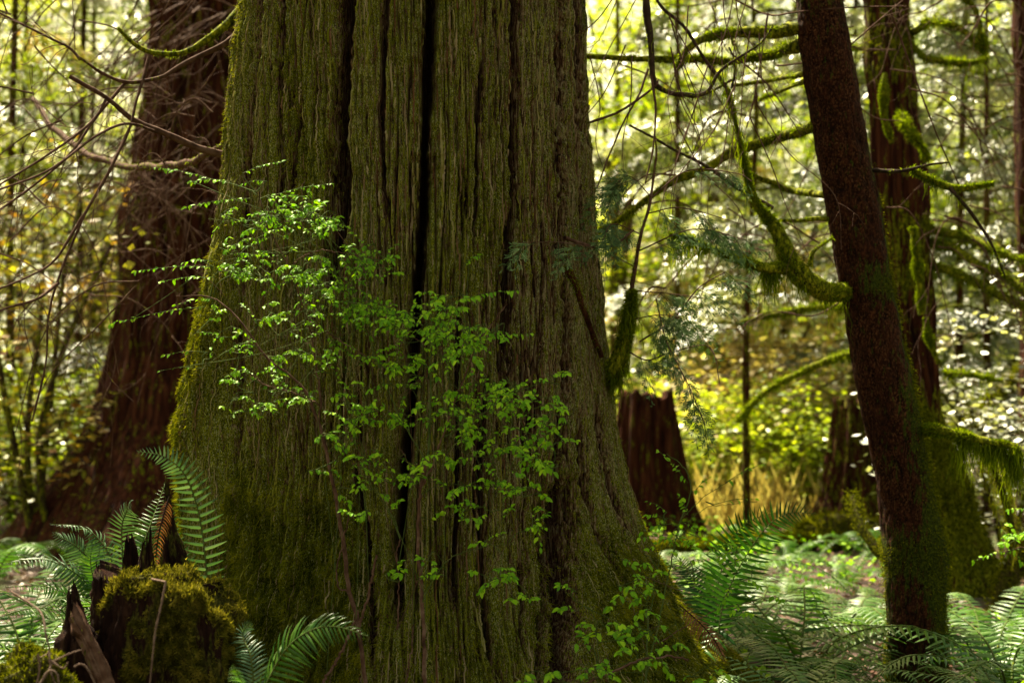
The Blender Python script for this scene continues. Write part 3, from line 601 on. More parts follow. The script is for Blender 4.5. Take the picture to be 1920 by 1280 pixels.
for pl in [[(1378, 0, 6.6), (1440, 28, 6.6), (1500, 22, 6.4), (1600, 14, 6.3), (1700, 12, 6.2)], [(1540, 130, 6.5), (1600, 80, 6.4), (1670, 20, 6.3), (1720, -20, 6.3)], [(1670, 20, 6.3), (1710, 130, 6.4), (1760, 260, 6.4), (1800, 350, 6.5)],
           [(1440, 25, 6.4), (1430, 90, 6.4), (1415, 180, 6.4), (1400, 240, 6.4)], [(1370, 100, 6.5), (1440, 160, 6.5), (1500, 250, 6.5)]]:
    c = curve([PX(*p) for p in pl], 30); tube(m, c, [.005, .0025], 5, .3); twiglets(m, c, 5, .2, .0015, .8)
for k in range(46):
    x, y = 1130 + rng.random() * 760, -60 + rng.random() * 620; D = 7 + rng.random() * 2.2; s_ = 60 + 170 * rng.random(); q = rng.choice([-1, 1])
    c = curve([PX(x, y, D), PX(x + q * s_ * .4, y + 12 + 25 * rng.normal(), D), PX(x + q * s_ * .8, y + 60 + 40 * rng.normal(), D), PX(x + q * s_ * 1.1, y + 130 + 60 * rng.normal(), D)], 20)
    tube(m, c, [.0055, .0035, .002], 5, .2); twiglets(m, c, 4, .3, .0018, .8)
m.build('twigs', m_twig, lean, origin=LO)

# mossy cedar behind it
Y2 = 9.2
o = base_at(1790, Y2); t2 = thing('mossy_cedar', 'mossy dark trunk with flared green base, behind the leaning conifer', 'tree', o)
trunk_from_px('trunk', [(-1500, 1600, 1680), (-300, 1612, 1700), (0, 1618, 1706), (120, 1622, 1714), (250, 1634, 1724), (400, 1650, 1742), (520, 1662, 1752), (650, 1676, 1760), (780, 1692, 1772), (880, 1712, 1800), (960, 1722, 1822), (1040, 1716, 1852), (1090, 1700, 1886), (1130, 1680, 1920)], Y2, m_redbark, t2, o, 120, 320, .03, (12, 12, 1.0), fiss=.02,
              moss=lambda T, Z, p: np.clip(.30 + .25 * np.sin(p / 60.) * (p < 800) + .55 * sstep(650, 900, p), 0, 1), fuzz=26000, fuzzL=.03)
def b2(pts, r, **k): return branch(t2, o, pts, r, m_dark, **k)
b2([(1660, 138, Y2 - .45), (1655, 180, Y2 - .47), (1660, 225, Y2 - .48), (1672, 268, Y2 - .45)], [.016, .028, .022, .014], moss=9000, mossL=.02)
b2([(1712, 425, Y2 - .45), (1722, 500, Y2 - .46), (1730, 590, Y2 - .44)], [.022, .026, .028], moss=10000, mossL=.02)
b2([(1735, 595, Y2 - .42), (1742, 630, Y2 - .44), (1762, 680, Y2 - .42)], [.014, .018, .014], moss=9000, mossL=.025)
b2([(1690, 215, Y2 - .4), (1700, 240, Y2 - .5), (1725, 270, Y2 - .5), (1740, 300, Y2 - .4)], [.02, .014, .01], moss=5000, mossL=.03)
for pl, r in [([(1740, 428, Y2), (1800, 442, 9), (1870, 470, 8.8), (1930, 492, 8.6)], [.03, .026, .018]), ([(1745, 455, Y2), (1790, 465, 9), (1840, 500, 8.8), (1880, 515, 8.8), (1940, 560, 8.6)], [.03, .025, .02]),
              ([(1750, 498, Y2), (1800, 515, 9), (1860, 545, 8.8), (1930, 580, 8.7)], [.03, .028, .022]), ([(1705, 80, Y2), (1740, 110, 9), (1800, 118, 9), (1850, 112, 9)], [.02, .015]),
              ([(1712, 62, Y2), (1760, 40, 8.6), (1810, 60, 8.5), (1845, 90, 8.5), (1835, 60, 8.5), (1830, 20, 8.5), (1800, -10, 8.5)], [.024, .016, .012]),
              ([(1640, 95, Y2), (1590, 90, 9.4), (1560, 98, 9.4)], [.02, .012]), ([(1700, 640, Y2), (1640, 650, 9.5), (1520, 690, 9.8), (1430, 740, 10), (1380, 790, 10)], [.03, .025, .015]),
              ([(1655, 575, Y2), (1560, 572, 9.6), (1450, 590, 9.8), (1390, 605, 9.8)], [.03, .025, .014]), ([(1770, 700, Y2), (1830, 705, 9.1), (1880, 715, 9)], [.016, .010])]:
    b2(pl, r, moss=1800, mossL=.035, hang=60, hlen=.2)
m = M()
for k in range(26):
    x, y = 1740 + rng.random() * 180, -40 + rng.random() * 640; D = 8.2 + rng.random() * 1.2; s = 60 + 120 * rng.random()
    c = curve([PX(x, y, D), PX(x + s * .4, y + 20, D), PX(x + s, y + 80 + 100 * rng.random(), D)], 16); tube(m, c, [.006, .002], 4); twiglets(m, c, 4, .3, .002, .7)
m.build('twigs', m_twig, t2, origin=o)

# thin dark trunk on the right border
o = base_at(1930, 11); t3 = thing('conifer_tree', 'dark straight trunk cut by the right edge of the photo', 'tree', o)
trunk_from_px('trunk', [(-900, 1880, 1925), (0, 1896, 1946), (350, 1906, 1960), (700, 1912, 1975), (1060, 1900, 2000)], 11, m_redbark, t3, o, 48, 120, .02, (10, 10, 1.2), moss=lambda T, Z, p: .2 + 0 * T)

# ------------------------------------------------------------------ far stumps, logs
def stump(name, label, rows, Y, jag, mat, moss, cols=110, nrow=120):
    rw = np.array(rows, float); o = base_at((rw[-1, 1] + rw[-1, 2]) / 2, Y); t = thing(name, label, 'stump', o)
    py = np.linspace(rw[0, 0], rw[-1, 0], nrow); xl = np.interp(py, rw[:, 0], rw[:, 1]); xr = np.interp(py, rw[:, 0], rw[:, 2])
    cx = ((xl + xr) / 2 - 960) / FPX * Y; rr = (xr - xl) / 2 / FPX * Y; z = CAMH + (HOR - py) / FPX * Y
    th = np.linspace(0, 2 * np.pi, cols, endpoint=False); TH, Z = np.meshgrid(th, z); RR = rr[:, None] * np.ones(cols)
    jg = jag * (perlin(np.cos(th) * 3, np.sin(th) * 3, .3) + .6 * perlin(np.cos(th) * 9, np.sin(th) * 9, 4.3)); k = np.exp(-np.linspace(0, 1, nrow) * 5)
    Z = Z + jg[None] * k[:, None]; R0 = rr.mean()
    d = .06 * perlin(np.cos(TH) * 4, np.sin(TH) * 4, Z * .6) + .04 * perlin(np.cos(TH) * 12, np.sin(TH) * 12, Z * 1.1)
    RR = RR + d
    V = np.stack([cx[:, None] + np.sin(TH) * RR, Y - np.cos(TH) * RR, Z], -1)
    inner = V[0] * A(1, 1, 1); inn = np.stack([cx[0] + np.sin(th) * RR[0] * .72, Y - np.cos(th) * RR[0] * .72, Z[0] - .03], -1)
    deep = np.stack([cx[0] + np.sin(th) * RR[0] * .6, Y - np.cos(th) * RR[0] * .6, Z[0].mean() - .35 + 0 * th], -1); mid = np.stack([cx[0] + 0 * th, Y + 0 * th, Z[0].mean() - .4 + 0 * th], -1)
    V = np.concatenate([mid[None], deep[None], inn[None], V]); nr = len(V)
    i = np.arange(nr - 1)[:, None] * cols; j = np.arange(cols)[None]; k2 = (j + 1) % cols
    m = M(); m.add(V.reshape(-1, 3), np.stack([i + j, i + cols + j, i + cols + k2, i + k2], -1).reshape(-1, 4), tint=.8, cover=moss)
    m.build('wood', mat, t, origin=o); return t, o
stump('cedar_stump', 'dark hollow red-brown stump right of the giant trunk', [(738, 1166, 1258), (800, 1160, 1272), (880, 1155, 1284), (950, 1145, 1302), (990, 1130, 1322), (1040, 1120, 1340)], 12.5, .07, m_redbark, .15)
stump('cedar_stump', 'broken dark stump behind the leaning conifer', [(760, 1568, 1660), (850, 1560, 1668), (930, 1545, 1680), (985, 1520, 1700), (1030, 1500, 1720)], 12.2, .14, m_redbark, .35)
def log(label, pl, r, Y=0, moss=900, name='fallen_log', mat=None, hang=0, mossL=.05):
    P = PX(*pl[0]); o = (P[0], P[1], P[2]); t = thing(name, label, 'log', o)
    P = np.array([PX(*p) for p in pl]); n = 40; c = curve(P, n); m = M(); U, W, rad = tube(m, c, r, 16, .3, cover=.7, tint=.8)
    m.build('wood', mat or m_rot, t, origin=o)
    L = np.linalg.norm(np.diff(c, axis=0), axis=1).sum(); nn = int(moss * L * 4); i = rng.integers(0, n, nn); a = rng.random(nn) * 6.28
    Nv = np.cos(a)[:, None] * U[i] + np.sin(a)[:, None] * W[i]; Nv[:, 2] = np.abs(Nv[:, 2])
    m = M(); blades(m, c[i] + Nv * rad[i][:, None] * .95 + rng.normal(size=(nn, 3)) * .02, Nv + rng.normal(size=(nn, 3)) * .5, mossL, mossL * .35)
    if hang:
        nn = int(hang * L); i = rng.integers(0, n, nn); ribbons(m, c[i], .1 + .15 * rng.random(nn), .008)
    m.build('moss', m_moss, t, origin=o)
log('thin mossy log lying level behind the tall dark fern', [(1200, 1035, 10.6), (1330, 1030, 10.8), (1420, 1020, 11), (1560, 1022, 11.1), (1640, 1030, 11.2)], [.05, .06, .05, .06])
log('thick mossy log end beside the broken stump', [(1500, 1005, 11.6), (1560, 1002, 11.4), (1640, 1010, 11.2), (1700, 1030, 11)], [.09, .15, .13, .10])
log('curved mossy root arching down beside the leaning conifer', [(1598, 930, 8.3), (1606, 960, 8.2), (1622, 1000, 8.1), (1650, 1035, 8), (1690, 1060, 7.9)], [.015, .022, .028, .045], name='mossy_root', mossL=.016)
log('mossy bough leaning at the lower right corner', [(1935, 1040, 8.6), (1905, 1060, 8.6), (1885, 1100, 8.6), (1870, 1150, 8.6)], [.06, .055, .05], name='mossy_root', mossL=.03)
log('dark mossy log sloping up at the right edge', [(1790, 835, 11.5), (1850, 770, 11.5), (1930, 690, 11.5)], [.06, .05, .04])
log('thin golden mossy dead stem leaning below the hanging moss branch', [(1900, 1020, 8.2), (1890, 960, 8.1), (1872, 900, 8.0), (1858, 868, 7.9), (1845, 850, 7.9)], [.022, .018, .010], name='mossy_root', hang=60, mossL=.018)

# ------------------------------------------------------------------ ferns
def frond(mr, ml, pts, L, n=30, up=(0, 0, 1), sweep=.25, droop=.18, w=.16, r=.0028, twist=.15, start=.10, curl=0.0):
    """sword fern frond along pts: rachis into mr, alternate strap pinnae into ml"""
    c = curve(pts, 2 * n + 6); N_ = len(c); tube(mr, c, [r, r * .8, r * .4], 5, tint=.8)
    T = nrm(np.gradient(c, axis=0)); up = np.asarray(up, float)
    i0 = int(start * N_); idx = np.arange(i0, N_); t = (idx - i0) / (N_ - i0)
    env = np.minimum(1, .55 + t * 2.2) * (1 - t**1.6)**.85 + .03
    S0 = nrm(np.cross(T[idx], up)); UP = nrm(np.cross(S0, T[idx]))
    sg = np.where(idx % 2, 1.0, -1.0)[:, None]
    ln = (L * env * (.9 + .2 * rng.random(len(idx))))[:, None]
    D = nrm(S0 * sg + T[idx] * (sweep + .5 * t[:, None]**2) + UP * rng.normal(size=(len(idx), 1)) * twist)
    Nn = nrm(UP + rng.normal(size=UP.shape) * .12); Wv = nrm(np.cross(D, Nn)); Nn = nrm(np.cross(Wv, D))
    ks = [0, .08, .4, .75, 1]; ws = [.25, 1.0, .9, .55, .05]
    hw = (np.minimum(ln * w, L * .14) * .5)
    vv = []
    for a, b in zip(ks, ws):
        cc = c[idx] + D * ln * a - Nn * ln * droop * a * a - A(0, 0, 1) * ln * curl * a**3 + T[idx] * ln * .10 * a * a
        vv += [cc - Wv * hw * b - Nn * hw * .25 * b, cc + Nn * hw * .2 * b, cc + Wv * hw * b - Nn * hw * .25 * b]
    v = np.stack(vv, 1); m_ = len(idx)
    f = np.array([[3*i+j, 3*i+j+1, 3*i+j+4, 3*i+j+3] for i in range(4) for j in range(2)])[None] + (np.arange(m_) * 15)[:, None, None]
    ml.add(v, f.reshape(-1, 4), tint=np.repeat(np.clip(.5 + .22 * rng.normal(size=m_), 0, 1), 15))
def one_frond(parent, org, pts, L, mat, **k):
    mr, ml = M(), M(); frond(mr, ml, pts, L, **k)
    f = ml.build('frond', mat, parent, origin=org); mr.build('stalk', m_stem if mat is not m_dead else m_rot, f, origin=org); return f
# --- the individual foreground ferns
o = base_at(372, 5.0); f1 = thing('sword_fern', 'tall blue-green sword fern arching up against the left side of the giant trunk', 'fern', o)
one_frond(f1, o, [PX(392, 1150, 4.9), PX(386, 1060, 4.88), PX(372, 960, 4.86), PX(345, 888, 4.82), PX(305, 855, 4.78), PX(258, 846, 4.72)], .082, m_fernc, n=30, up=(0, -1, .35), w=.20, sweep=.12, droop=.10)
one_frond(f1, o, [PX(400, 1150, 5.05), PX(350, 1060, 5.1), PX(320, 980, 5.15), PX(310, 900, 5.2)], .05, m_fern, n=22, up=(.3, -1, .2), w=.2)
o = base_at(232, 5.6); f2 = thing('sword_fern', 'pale grey-green fern with curling leaflets behind the broken dark wood', 'fern', o)
one_frond(f2, o, [PX(228, 1130, 5.5), PX(230, 1060, 5.45), PX(228, 990, 5.4), PX(238, 955, 5.35), PX(246, 938, 5.2)], .085, m_fernc, n=30, up=(0, -1, .3), w=.12, curl=.3, droop=.4)
one_frond(f2, o, [PX(240, 1120, 5.5), PX(262, 1040, 5.6), PX(285, 975, 5.7), PX(310, 905, 5.9)], .09, m_fern, n=28, up=(0, -1, .4))
one_frond(f2, o, [PX(225, 1120, 5.5), PX(205, 1040, 5.55), PX(160, 990, 5.5), PX(95, 982, 5.3)], .075, m_fernc, n=28, up=(0, -.5, 1), droop=.5)
one_frond(f2, o, [PX(240, 1120, 5.5), PX(268, 1060, 5.4), PX(262, 1030, 5.3), PX(240, 1020, 5.2)], .05, m_fernc, n=18, up=(0, -.6, 1), droop=.5)
o = base_at(190, 5.9); f3 = thing('sword_fern', 'fern with wide arched green fronds at the left, behind the broken dark wood', 'fern', o)
for pl, L, u, mt in [([(215, 1170, 5.8), (190, 1090, 5.8), (150, 1030, 5.75), (100, 1000, 5.7)], .11, (0, -.8, .8), m_fernc), ([(215, 1170, 5.8), (160, 1090, 5.7), (90, 1050, 5.6), (10, 1055, 5.4)], .10, (0, -.6, 1), m_fernc),
                     ([(200, 1180, 5.7), (150, 1130, 5.6), (90, 1100, 5.5), (10, 1100, 5.3)], .10, (0, -.7, .9), m_fern), ([(230, 1180, 5.8), (190, 1120, 5.7), (170, 1060, 5.7), (175, 1010, 5.7)], .10, (0, -1, .4), m_fern),
                     ([(180, 1200, 5.6), (120, 1150, 5.5), (60, 1140, 5.3), (-10, 1160, 5.1)], .10, (0, -.6, 1), m_fern), ([(200, 1180, 5.7), (170, 1130, 5.2), (120, 1120, 5.0), (60, 1150, 4.8)], .09, (0, -.4, 1), m_fern)]:
    one_frond(f3, o, [PX(*p) for p in pl], L, mt, n=30, up=u, droop=.3)
o = base_at(480, 4.55); f4 = thing('sword_fern', 'arching fern with hanging leaflets at the bottom, right of the mossy stump', 'fern', (o[0], o[1], o[2]))
for pl, L, u, mt in [([(478, 1330, 4.4), (500, 1280, 4.38), (535, 1218, 4.35), (580, 1182, 4.3), (630, 1174, 4.25), (690, 1192, 4.2)], .115, (-.5, -.8, .75), m_fern), ([(470, 1340, 4.4), (475, 1290, 4.42), (470, 1230, 4.45), (455, 1190, 4.5), (470, 1165, 4.5)], .075, (0, -1, .4), m_fernc),
                     ([(478, 1340, 4.3), (470, 1300, 4.2), (450, 1270, 4.1), (436, 1245, 4.0)], .06, (0, -.8, .8), m_fern)]:
    one_frond(f4, o, [PX(*p) for p in pl], L, mt, n=30, up=u, droop=.25, w=.11, sweep=.5, curl=.15)
o = base_at(1350, 5.9); f5 = thing('sword_fern', 'tall dark green fern with two fronds beside the right root of the giant trunk', 'fern', (o[0], o[1], o[2]))
for pl, L, u, mt in [([(1345, 1215, 5.7), (1352, 1150, 5.68), (1368, 1100, 5.65), (1400, 1040, 5.6), (1440, 985, 5.5), (1480, 962, 5.45), (1530, 962, 5.4)], .135, (-.1, -.9, .2), m_fernd),
                     ([(1340, 1215, 5.8), (1342, 1150, 5.8), (1350, 1080, 5.8), (1372, 1010, 5.75), (1410, 975, 5.7), (1450, 962, 5.6)], .12, (.1, -.9, .3), m_fernd),
                     ([(1345, 1215, 5.8), (1320, 1130, 5.9), (1290, 1070, 6.0), (1260, 1040, 6.1)], .10, (.1, -.9, .5), m_fernd)]:
    one_frond(f5, o, [PX(*p) for p in pl], L, mt, n=34, up=u, droop=.12, w=.13, sweep=.15)
# dead brown frond
o = base_at(295, 4.95); fd = thing('dead_fern_frond', 'curled red-brown dead fern frond hanging beside the wooden spire', 'fern', (o[0], o[1], o[2]))
one_frond(fd, o, [PX(318, 930, 4.86), PX(308, 960, 4.84), (PX(298, 1000, 4.82)), PX(292, 1050, 4.82), PX(296, 1085, 4.82)], .028, m_dead, n=26, up=(0, -1, .2), curl=.6, droop=.6, w=.3)
o = base_at(1330, 5.35); fd2 = thing('dead_fern_frond', 'brown dead fern frond lying over the right root', 'fern', (o[0], o[1], o[2]))
one_frond(fd2, o, [PX(1275, 1135, 5.45), PX(1310, 1165, 5.4), PX(1340, 1200, 5.35), PX(1360, 1240, 5.3)], .05, m_dead, n=22, up=(0, -.8, .7), curl=.5, droop=.5, w=.3)
# --- field ferns: shared frond meshes
PR = []
def proto_fern(nf, L, mat, seed, spread=1.0):
    r = thing('sword_fern', None, 'fern'); rs = np.random.default_rng(seed)
    for k in range(nf):
        a = 2 * np.pi * (k + .4 * rs.random()) / nf; ll = L * (.75 + .4 * rs.random()); e = .82 - .35 * rs.random() * spread
        d = A(math.cos(a), math.sin(a), 0); pts = [A(0, 0, 0) + d * .02, d * ll * .22 + A(0, 0, ll * .42 * e), d * ll * .55 + A(0, 0, ll * .60 * e), d * ll * .88 + A(0, 0, ll * .45 * e), d * ll * 1.05 + A(0, 0, ll * .22 * e)]
        pts = [p + rs.normal(size=3) * .02 for p in pts]
        one_frond(r, (0, 0, 0), pts, ll * .15, m_dead if (k == nf - 1 and seed == 3) else mat, n=30, w=.2, droop=.3, r=.005, twist=.06)
    return r
protos = [proto_fern(7, .85, m_fern, 1), proto_fern(8, .8, m_fernb, 2), proto_fern(6, 1.0, m_fern, 3)]
FERNS = [  # base px, depth, proto, scale, label
    (1235, 7.2, 1, .55, 'small fern close behind the flaring right root'), (1320, 7.6, 0, .8, 'fern behind the tall dark fern, left side'),
    (1420, 7.0, 1, .9, 'pale fern spreading right of the tall dark fern'), (1500, 6.3, 0, .9, 'near fern with sunlit arching fronds at the bottom'),
    (1580, 7.4, 1, .95, 'pale fern just left of the leaning conifer'), (1560, 6.2, 1, .6, 'fern at the foot of the leaning conifer, left side'),
(1850, 6.6, 0, .75, 'bright fern right of the leaning conifer foot'),
    (1900, 6.1, 1, .9, 'pale fern in the lower right corner'), (1870, 7.4, 1, .95, 'pale fern under the flared mossy base'),
    (1480, 8.3, 1, .75, 'pale fern in the middle of the fern patch'), (1590, 9.0, 0, .6, 'fern near the broken stump'),
    (1370, 8.8, 0, .6, 'fern in front of the thin mossy log'), (1780, 8.2, 2, .45, 'fern between the two right trunks'),
    (1400, 5.9, 1, .75, 'fern at the bottom edge right of the root'), (1960, 7.0, 0, .9, 'fern cut by the right edge'),
    (1500, 5.6, 1, .65, 'low fern filling the bottom edge left of the leaning conifer'), (1870, 5.6, 1, .6, 'low fern filling the bottom edge at the right'),
    (1440, 6.6, 1, .7, 'pale fern with long level fronds, lower middle of the fern patch'), (1900, 6.8, 1, .8, 'pale fern with level fronds near the lower right corner'), (1620, 8.0, 1, .7, 'pale fern seen between the leaning conifer and the fern patch'),
    (1420, 9.3, 1, .75, 'pale mid-distance fern in front of the level log'), (1700, 10.8, 1, .8, 'far fern glimpsed between the two right trunks'), (160, 6.6, 0, .75, 'green fern between the broken dark wood and the left cedar roots'), (-20, 8.8, 0, .9, 'fern cut by the left edge in the middle distance'),
    (1240, 9.5, 1, .7, 'fern in front of the hollow stump'), (1480, 10.2, 0, .6, 'far fern by the end of the mossy log'), (1640, 10.4, 0, .7, 'far bright fern below the thick log'),
    (60, 7.0, 0, .75, 'fern at the left edge, middle distance'), (150, 8.2, 1, .6, 'fern at the foot of the left cedar'), (30, 5.4, 0, .85, 'near fern at the left edge'),
    (30, 10.5, 1, .9, 'sunlit fern beyond the left cedar roots'), (100, 13.5, 0, 1.0, 'far sunlit fern left of the left cedar'), (110, 5.0, 0, .6, 'small fern left of the dark splinters'),
    (70, 6.0, 0, .8, 'green fern filling the left side behind the rootlets'), (10, 4.7, 2, .55, 'near green fern at the lower left edge'),
    (-30, 6.3, 1, .8, 'pale fern cut by the left edge'), (230, 6.8, 2, .6, 'fern between the left cedar and the dark splinters'),
]
used = set()
for i, (px, Y, pk, sc, lab) in enumerate(FERNS):
    r = protos[pk] if pk not in used else copy_tree(protos[pk]); used.add(pk)
    x, y, z = base_at(px, Y); r.location = (x, y, z); s = (1.2 if Y < 7.7 else .9) * sc * (.95 + .1 * rng.random()); r.scale = (s, s, s * .9); r.rotation_euler = (rng.normal() * .06, rng.normal() * .06, rng.random() * 6.28)
    tag(r, lab, group='sword ferns growing around the trunks')

# ------------------------------------------------------------------ foreground rotten stump and splinters
def rot_stump():
    Y = 4.55; o = base_at(330, Y); o = (o[0], o[1], o[2]); t = thing('mossy_stump', 'rotten stump covered in yellow-green moss with a broken top, in the left foreground', 'stump', o)
    # top outline left to right (px), back and front
    top = np.array([(196, 1150), (210, 1105), (232, 1082), (262, 1086), (290, 1094), (318, 1078), (345, 1082), (362, 1100), (385, 1098), (402, 1115), (414, 1132), (432, 1140), (448, 1160), (452, 1200)], float)
    bot = [(-.02, 196), (.5, 200), (1, 206)]
    cols, rows = 260, 220; th = np.linspace(0, 2 * np.pi, cols, endpoint=False)
    cx = (326 - 960) / FPX * Y; R0 = 126 / FPX * Y
    xs = 326 + 126 * np.sin(th); ztop = CAMH + (HOR - np.interp(xs, top[:, 0], top[:, 1])) / FPX * Y + .03 * perlin(np.cos(th) * 4, np.sin(th) * 4, 0) + .028 * perlin(np.cos(th) * 14, np.sin(th) * 14, 3.)
    k = np.linspace(0, 1, rows); z0 = o[2] - .15
    Z = ztop[None] * (1 - k[:, None]) + z0 * k[:, None]; TH = np.broadcast_to(th, Z.shape)
    rr = R0 * (.96 + .04 * sstep(0, .05, k) + .08 * k)[:, None] * np.ones(cols)
    d = .035 * perlin(np.sin(TH) * 1.6, np.cos(TH) * 1.6, Z * 3) + .030 * perlin(np.sin(TH) * 3.4, np.cos(TH) * 3.4, Z * 4 + 5) + .020 * fbm(np.sin(TH) * 8, np.cos(TH) * 8, Z * 14, 4) - .05 * np.exp(-((TH - .02) / .10)**2) - .05 * np.exp(-((TH - 6.27) / .10)**2)
    rr = rr + d; X = cx + np.sin(TH) * rr; Yv = Y - np.cos(TH) * rr * .8
    V = np.stack([X, Yv, Z], -1)
    capr = [np.stack([cx + np.sin(th) * rr[0] * s, Y - np.cos(th) * rr[0] * s * .8, ztop * (1 - (1 - s) * .0) + .03 * (1 - s) + .02 * fbm(np.sin(th) * s * 8, np.cos(th) * s * 8, 2., 3) - .05 * (1 - s)], -1) for s in (.02, .3, .6, .85)]
    V = np.concatenate([np.array(capr), V]); nr = len(V)
    i = np.arange(nr - 1)[:, None] * cols; j = np.arange(cols)[None]; kk = (j + 1) % cols
    cov = np.clip(.55 + 1.5 * perlin(V[..., 0] * 8, V[..., 1] * 8, V[..., 2] * 5) + .5 * perlin(V[..., 0] * 25, V[..., 1] * 25, V[..., 2] * 20) + .5 * sstep(-.35, .4, np.sin(th))[None], 0, 1)
    m = M(); m.add(V.reshape(-1, 3), np.stack([i + j, i + nc_(cols) + j, i + cols + kk, i + kk], -1).reshape(-1, 4), tint=.8, cover=cov.ravel()); m.build('wood', m_rot, t, origin=o)
    fr = np.cos(TH).ravel() > -.4; pr = fr * sstep(.45, .8, cov[4:].ravel()); n = 80000; idx = rng.choice(len(pr), n, p=pr / pr.sum())
    nv = np.stack([np.sin(TH).ravel()[idx], -np.cos(TH).ravel()[idx], 0 * idx], -1); P = V[4:].reshape(-1, 3)[idx] + rng.normal(size=(n, 3)) * .003
    m = M(); blades(m, P, nv + A(0, 0, .1) + rng.normal(size=P.shape) * .7, (.006 + .012 * rng.random(n)) * (1 + .8 * sstep(0, .5, perlin(P[:, 0] * 30, P[:, 1] * 30, P[:, 2] * 30))), .004, tint=np.clip(.5 + 1.1 * fbm(P[:, 0] * 25, P[:, 1] * 25, P[:, 2] * 25, 2) + .2 * rng.normal(size=n), 0, 1))
    P = V[1:9].reshape(-1, 3)[rng.integers(0, 8 * cols, 16000)]; blades(m, P + rng.normal(size=P.shape) * .008, rng.normal(size=P.shape) * .7 + A(0, 0, 1), .016, .005)
    m.build('moss', m_smoss, t, origin=o)
    # pale root over the front
    c = curve([PX(311, 1090, 4.05), PX(303, 1130, 4.03), PX(292, 1180, 4.02), PX(286, 1230, 4.0), PX(280, 1290, 4.0)], 30); m = M(); tube(m, c, [.0032, .0028, .002], 6, .5, tint=1)
    tube(m, curve([PX(285, 1085, 4.3), PX(300, 1088, 4.2), PX(311, 1090, 4.1)], 8), [.004, .003], 5, tint=1); m.build('root', m_pale, t, origin=o)
    return t, o
def nc_(c): return c
st, SO = rot_stump()
def shard(label, outline, Y, depth, lean=0.0, mat=None, name='wood_splinter', cover=.1, parent=None, top=None):
    """a splintered slab of wood: pixel outline as left/right rows, real thickness, vertical grain"""
    rw = np.array(outline, float); n, cols = 90, 40; py = np.linspace(rw[0, 0], rw[-1, 0], n)
    xl, xr = np.interp(py, rw[:, 0], rw[:, 1]), np.interp(py, rw[:, 0], rw[:, 2]); th = np.linspace(0, 2 * np.pi, cols, endpoint=False)
    Yr = Y + lean * (py - py[-1]) / 300; cx = ((xl + xr) / 2 - 960) / FPX * Yr; hw = (xr - xl) / 2 / FPX * Yr; Z = CAMH + (HOR - py) / FPX * Yr
    dp = np.minimum(depth, .01 + hw * 1.2)
    TH, ZZ = np.meshgrid(th, Z); seed = rw[0, 1]
    d = 1 + .35 * perlin(np.cos(TH) * 3.5 + seed, np.sin(TH) * 3.5, ZZ * 2.5) + .30 * perlin(np.cos(TH) * 9, np.sin(TH) * 9 + seed, ZZ * 5) + .15 * perlin(np.cos(TH) * 9, np.sin(TH) * 9 + seed, ZZ * 40)
    V = np.stack([cx[:, None] + np.cos(TH) * hw[:, None] * d, Yr[:, None] + np.sin(TH) * dp[:, None] * d, ZZ + (.010 + .05 * sstep(.25, 0, np.linspace(0, 1, n))[:, None] * np.ones(cols)) * (perlin(np.cos(TH) * 5, np.sin(TH) * 5, seed) + .7 * perlin(np.cos(TH) * 13, np.sin(TH) * 13, seed))], -1)
    o = (float(cx[-1]), Y, float(Z[-1])); i = np.arange(n - 1)[:, None] * cols; j = np.arange(cols)[None]; k = (j + 1) % cols
    m = M(); m.add(V.reshape(-1, 3), np.stack([i + j, i + cols + j, i + cols + k, i + k], -1).reshape(-1, 4), tint=.75, cover=cover)
    if parent: return m.build(name, mat or m_rot, parent[0], origin=parent[1])
    ob = m.build(name, mat or m_rot, None, origin=o); return tag(ob, label, 'wood splinter')
pp = (st, SO)
shard('', [(1012, 240, 246), (1030, 234, 254), (1080, 230, 262), (1180, 226, 270), (1330, 220, 280)], 4.75, .05, parent=pp, name='broken_wood')
shard('', [(1018, 268, 282), (1050, 262, 288), (1090, 256, 292), (1200, 250, 300)], 4.7, .05, parent=pp, name='broken_wood', cover=.3)
shard('', [(1072, 178, 186), (1082, 176, 224), (1120, 176, 236), (1200, 178, 240), (1340, 176, 250)], 4.6, .08, parent=pp, name='broken_wood', cover=.2)
shard('', [(905, 311, 315), (940, 309, 318), (985, 306, 326), (1040, 300, 345), (1100, 296, 362), (1180, 290, 370)], 5.0, .05, parent=pp, name='spire', cover=.42)
shard('charred pointed dark splinter of wood left of the mossy stump', [(1112, 131, 135), (1130, 128, 146), (1170, 126, 160), (1200, 118, 178), (1250, 104, 190), (1340, 92, 205)], 4.45, .09)
shard('torn brown slab of wood leaning across the dark splinter', [(1155, 132, 142), (1180, 140, 166), (1215, 156, 186), (1260, 174, 206), (1330, 190, 230)], 4.25, .02, mat=m_twig)
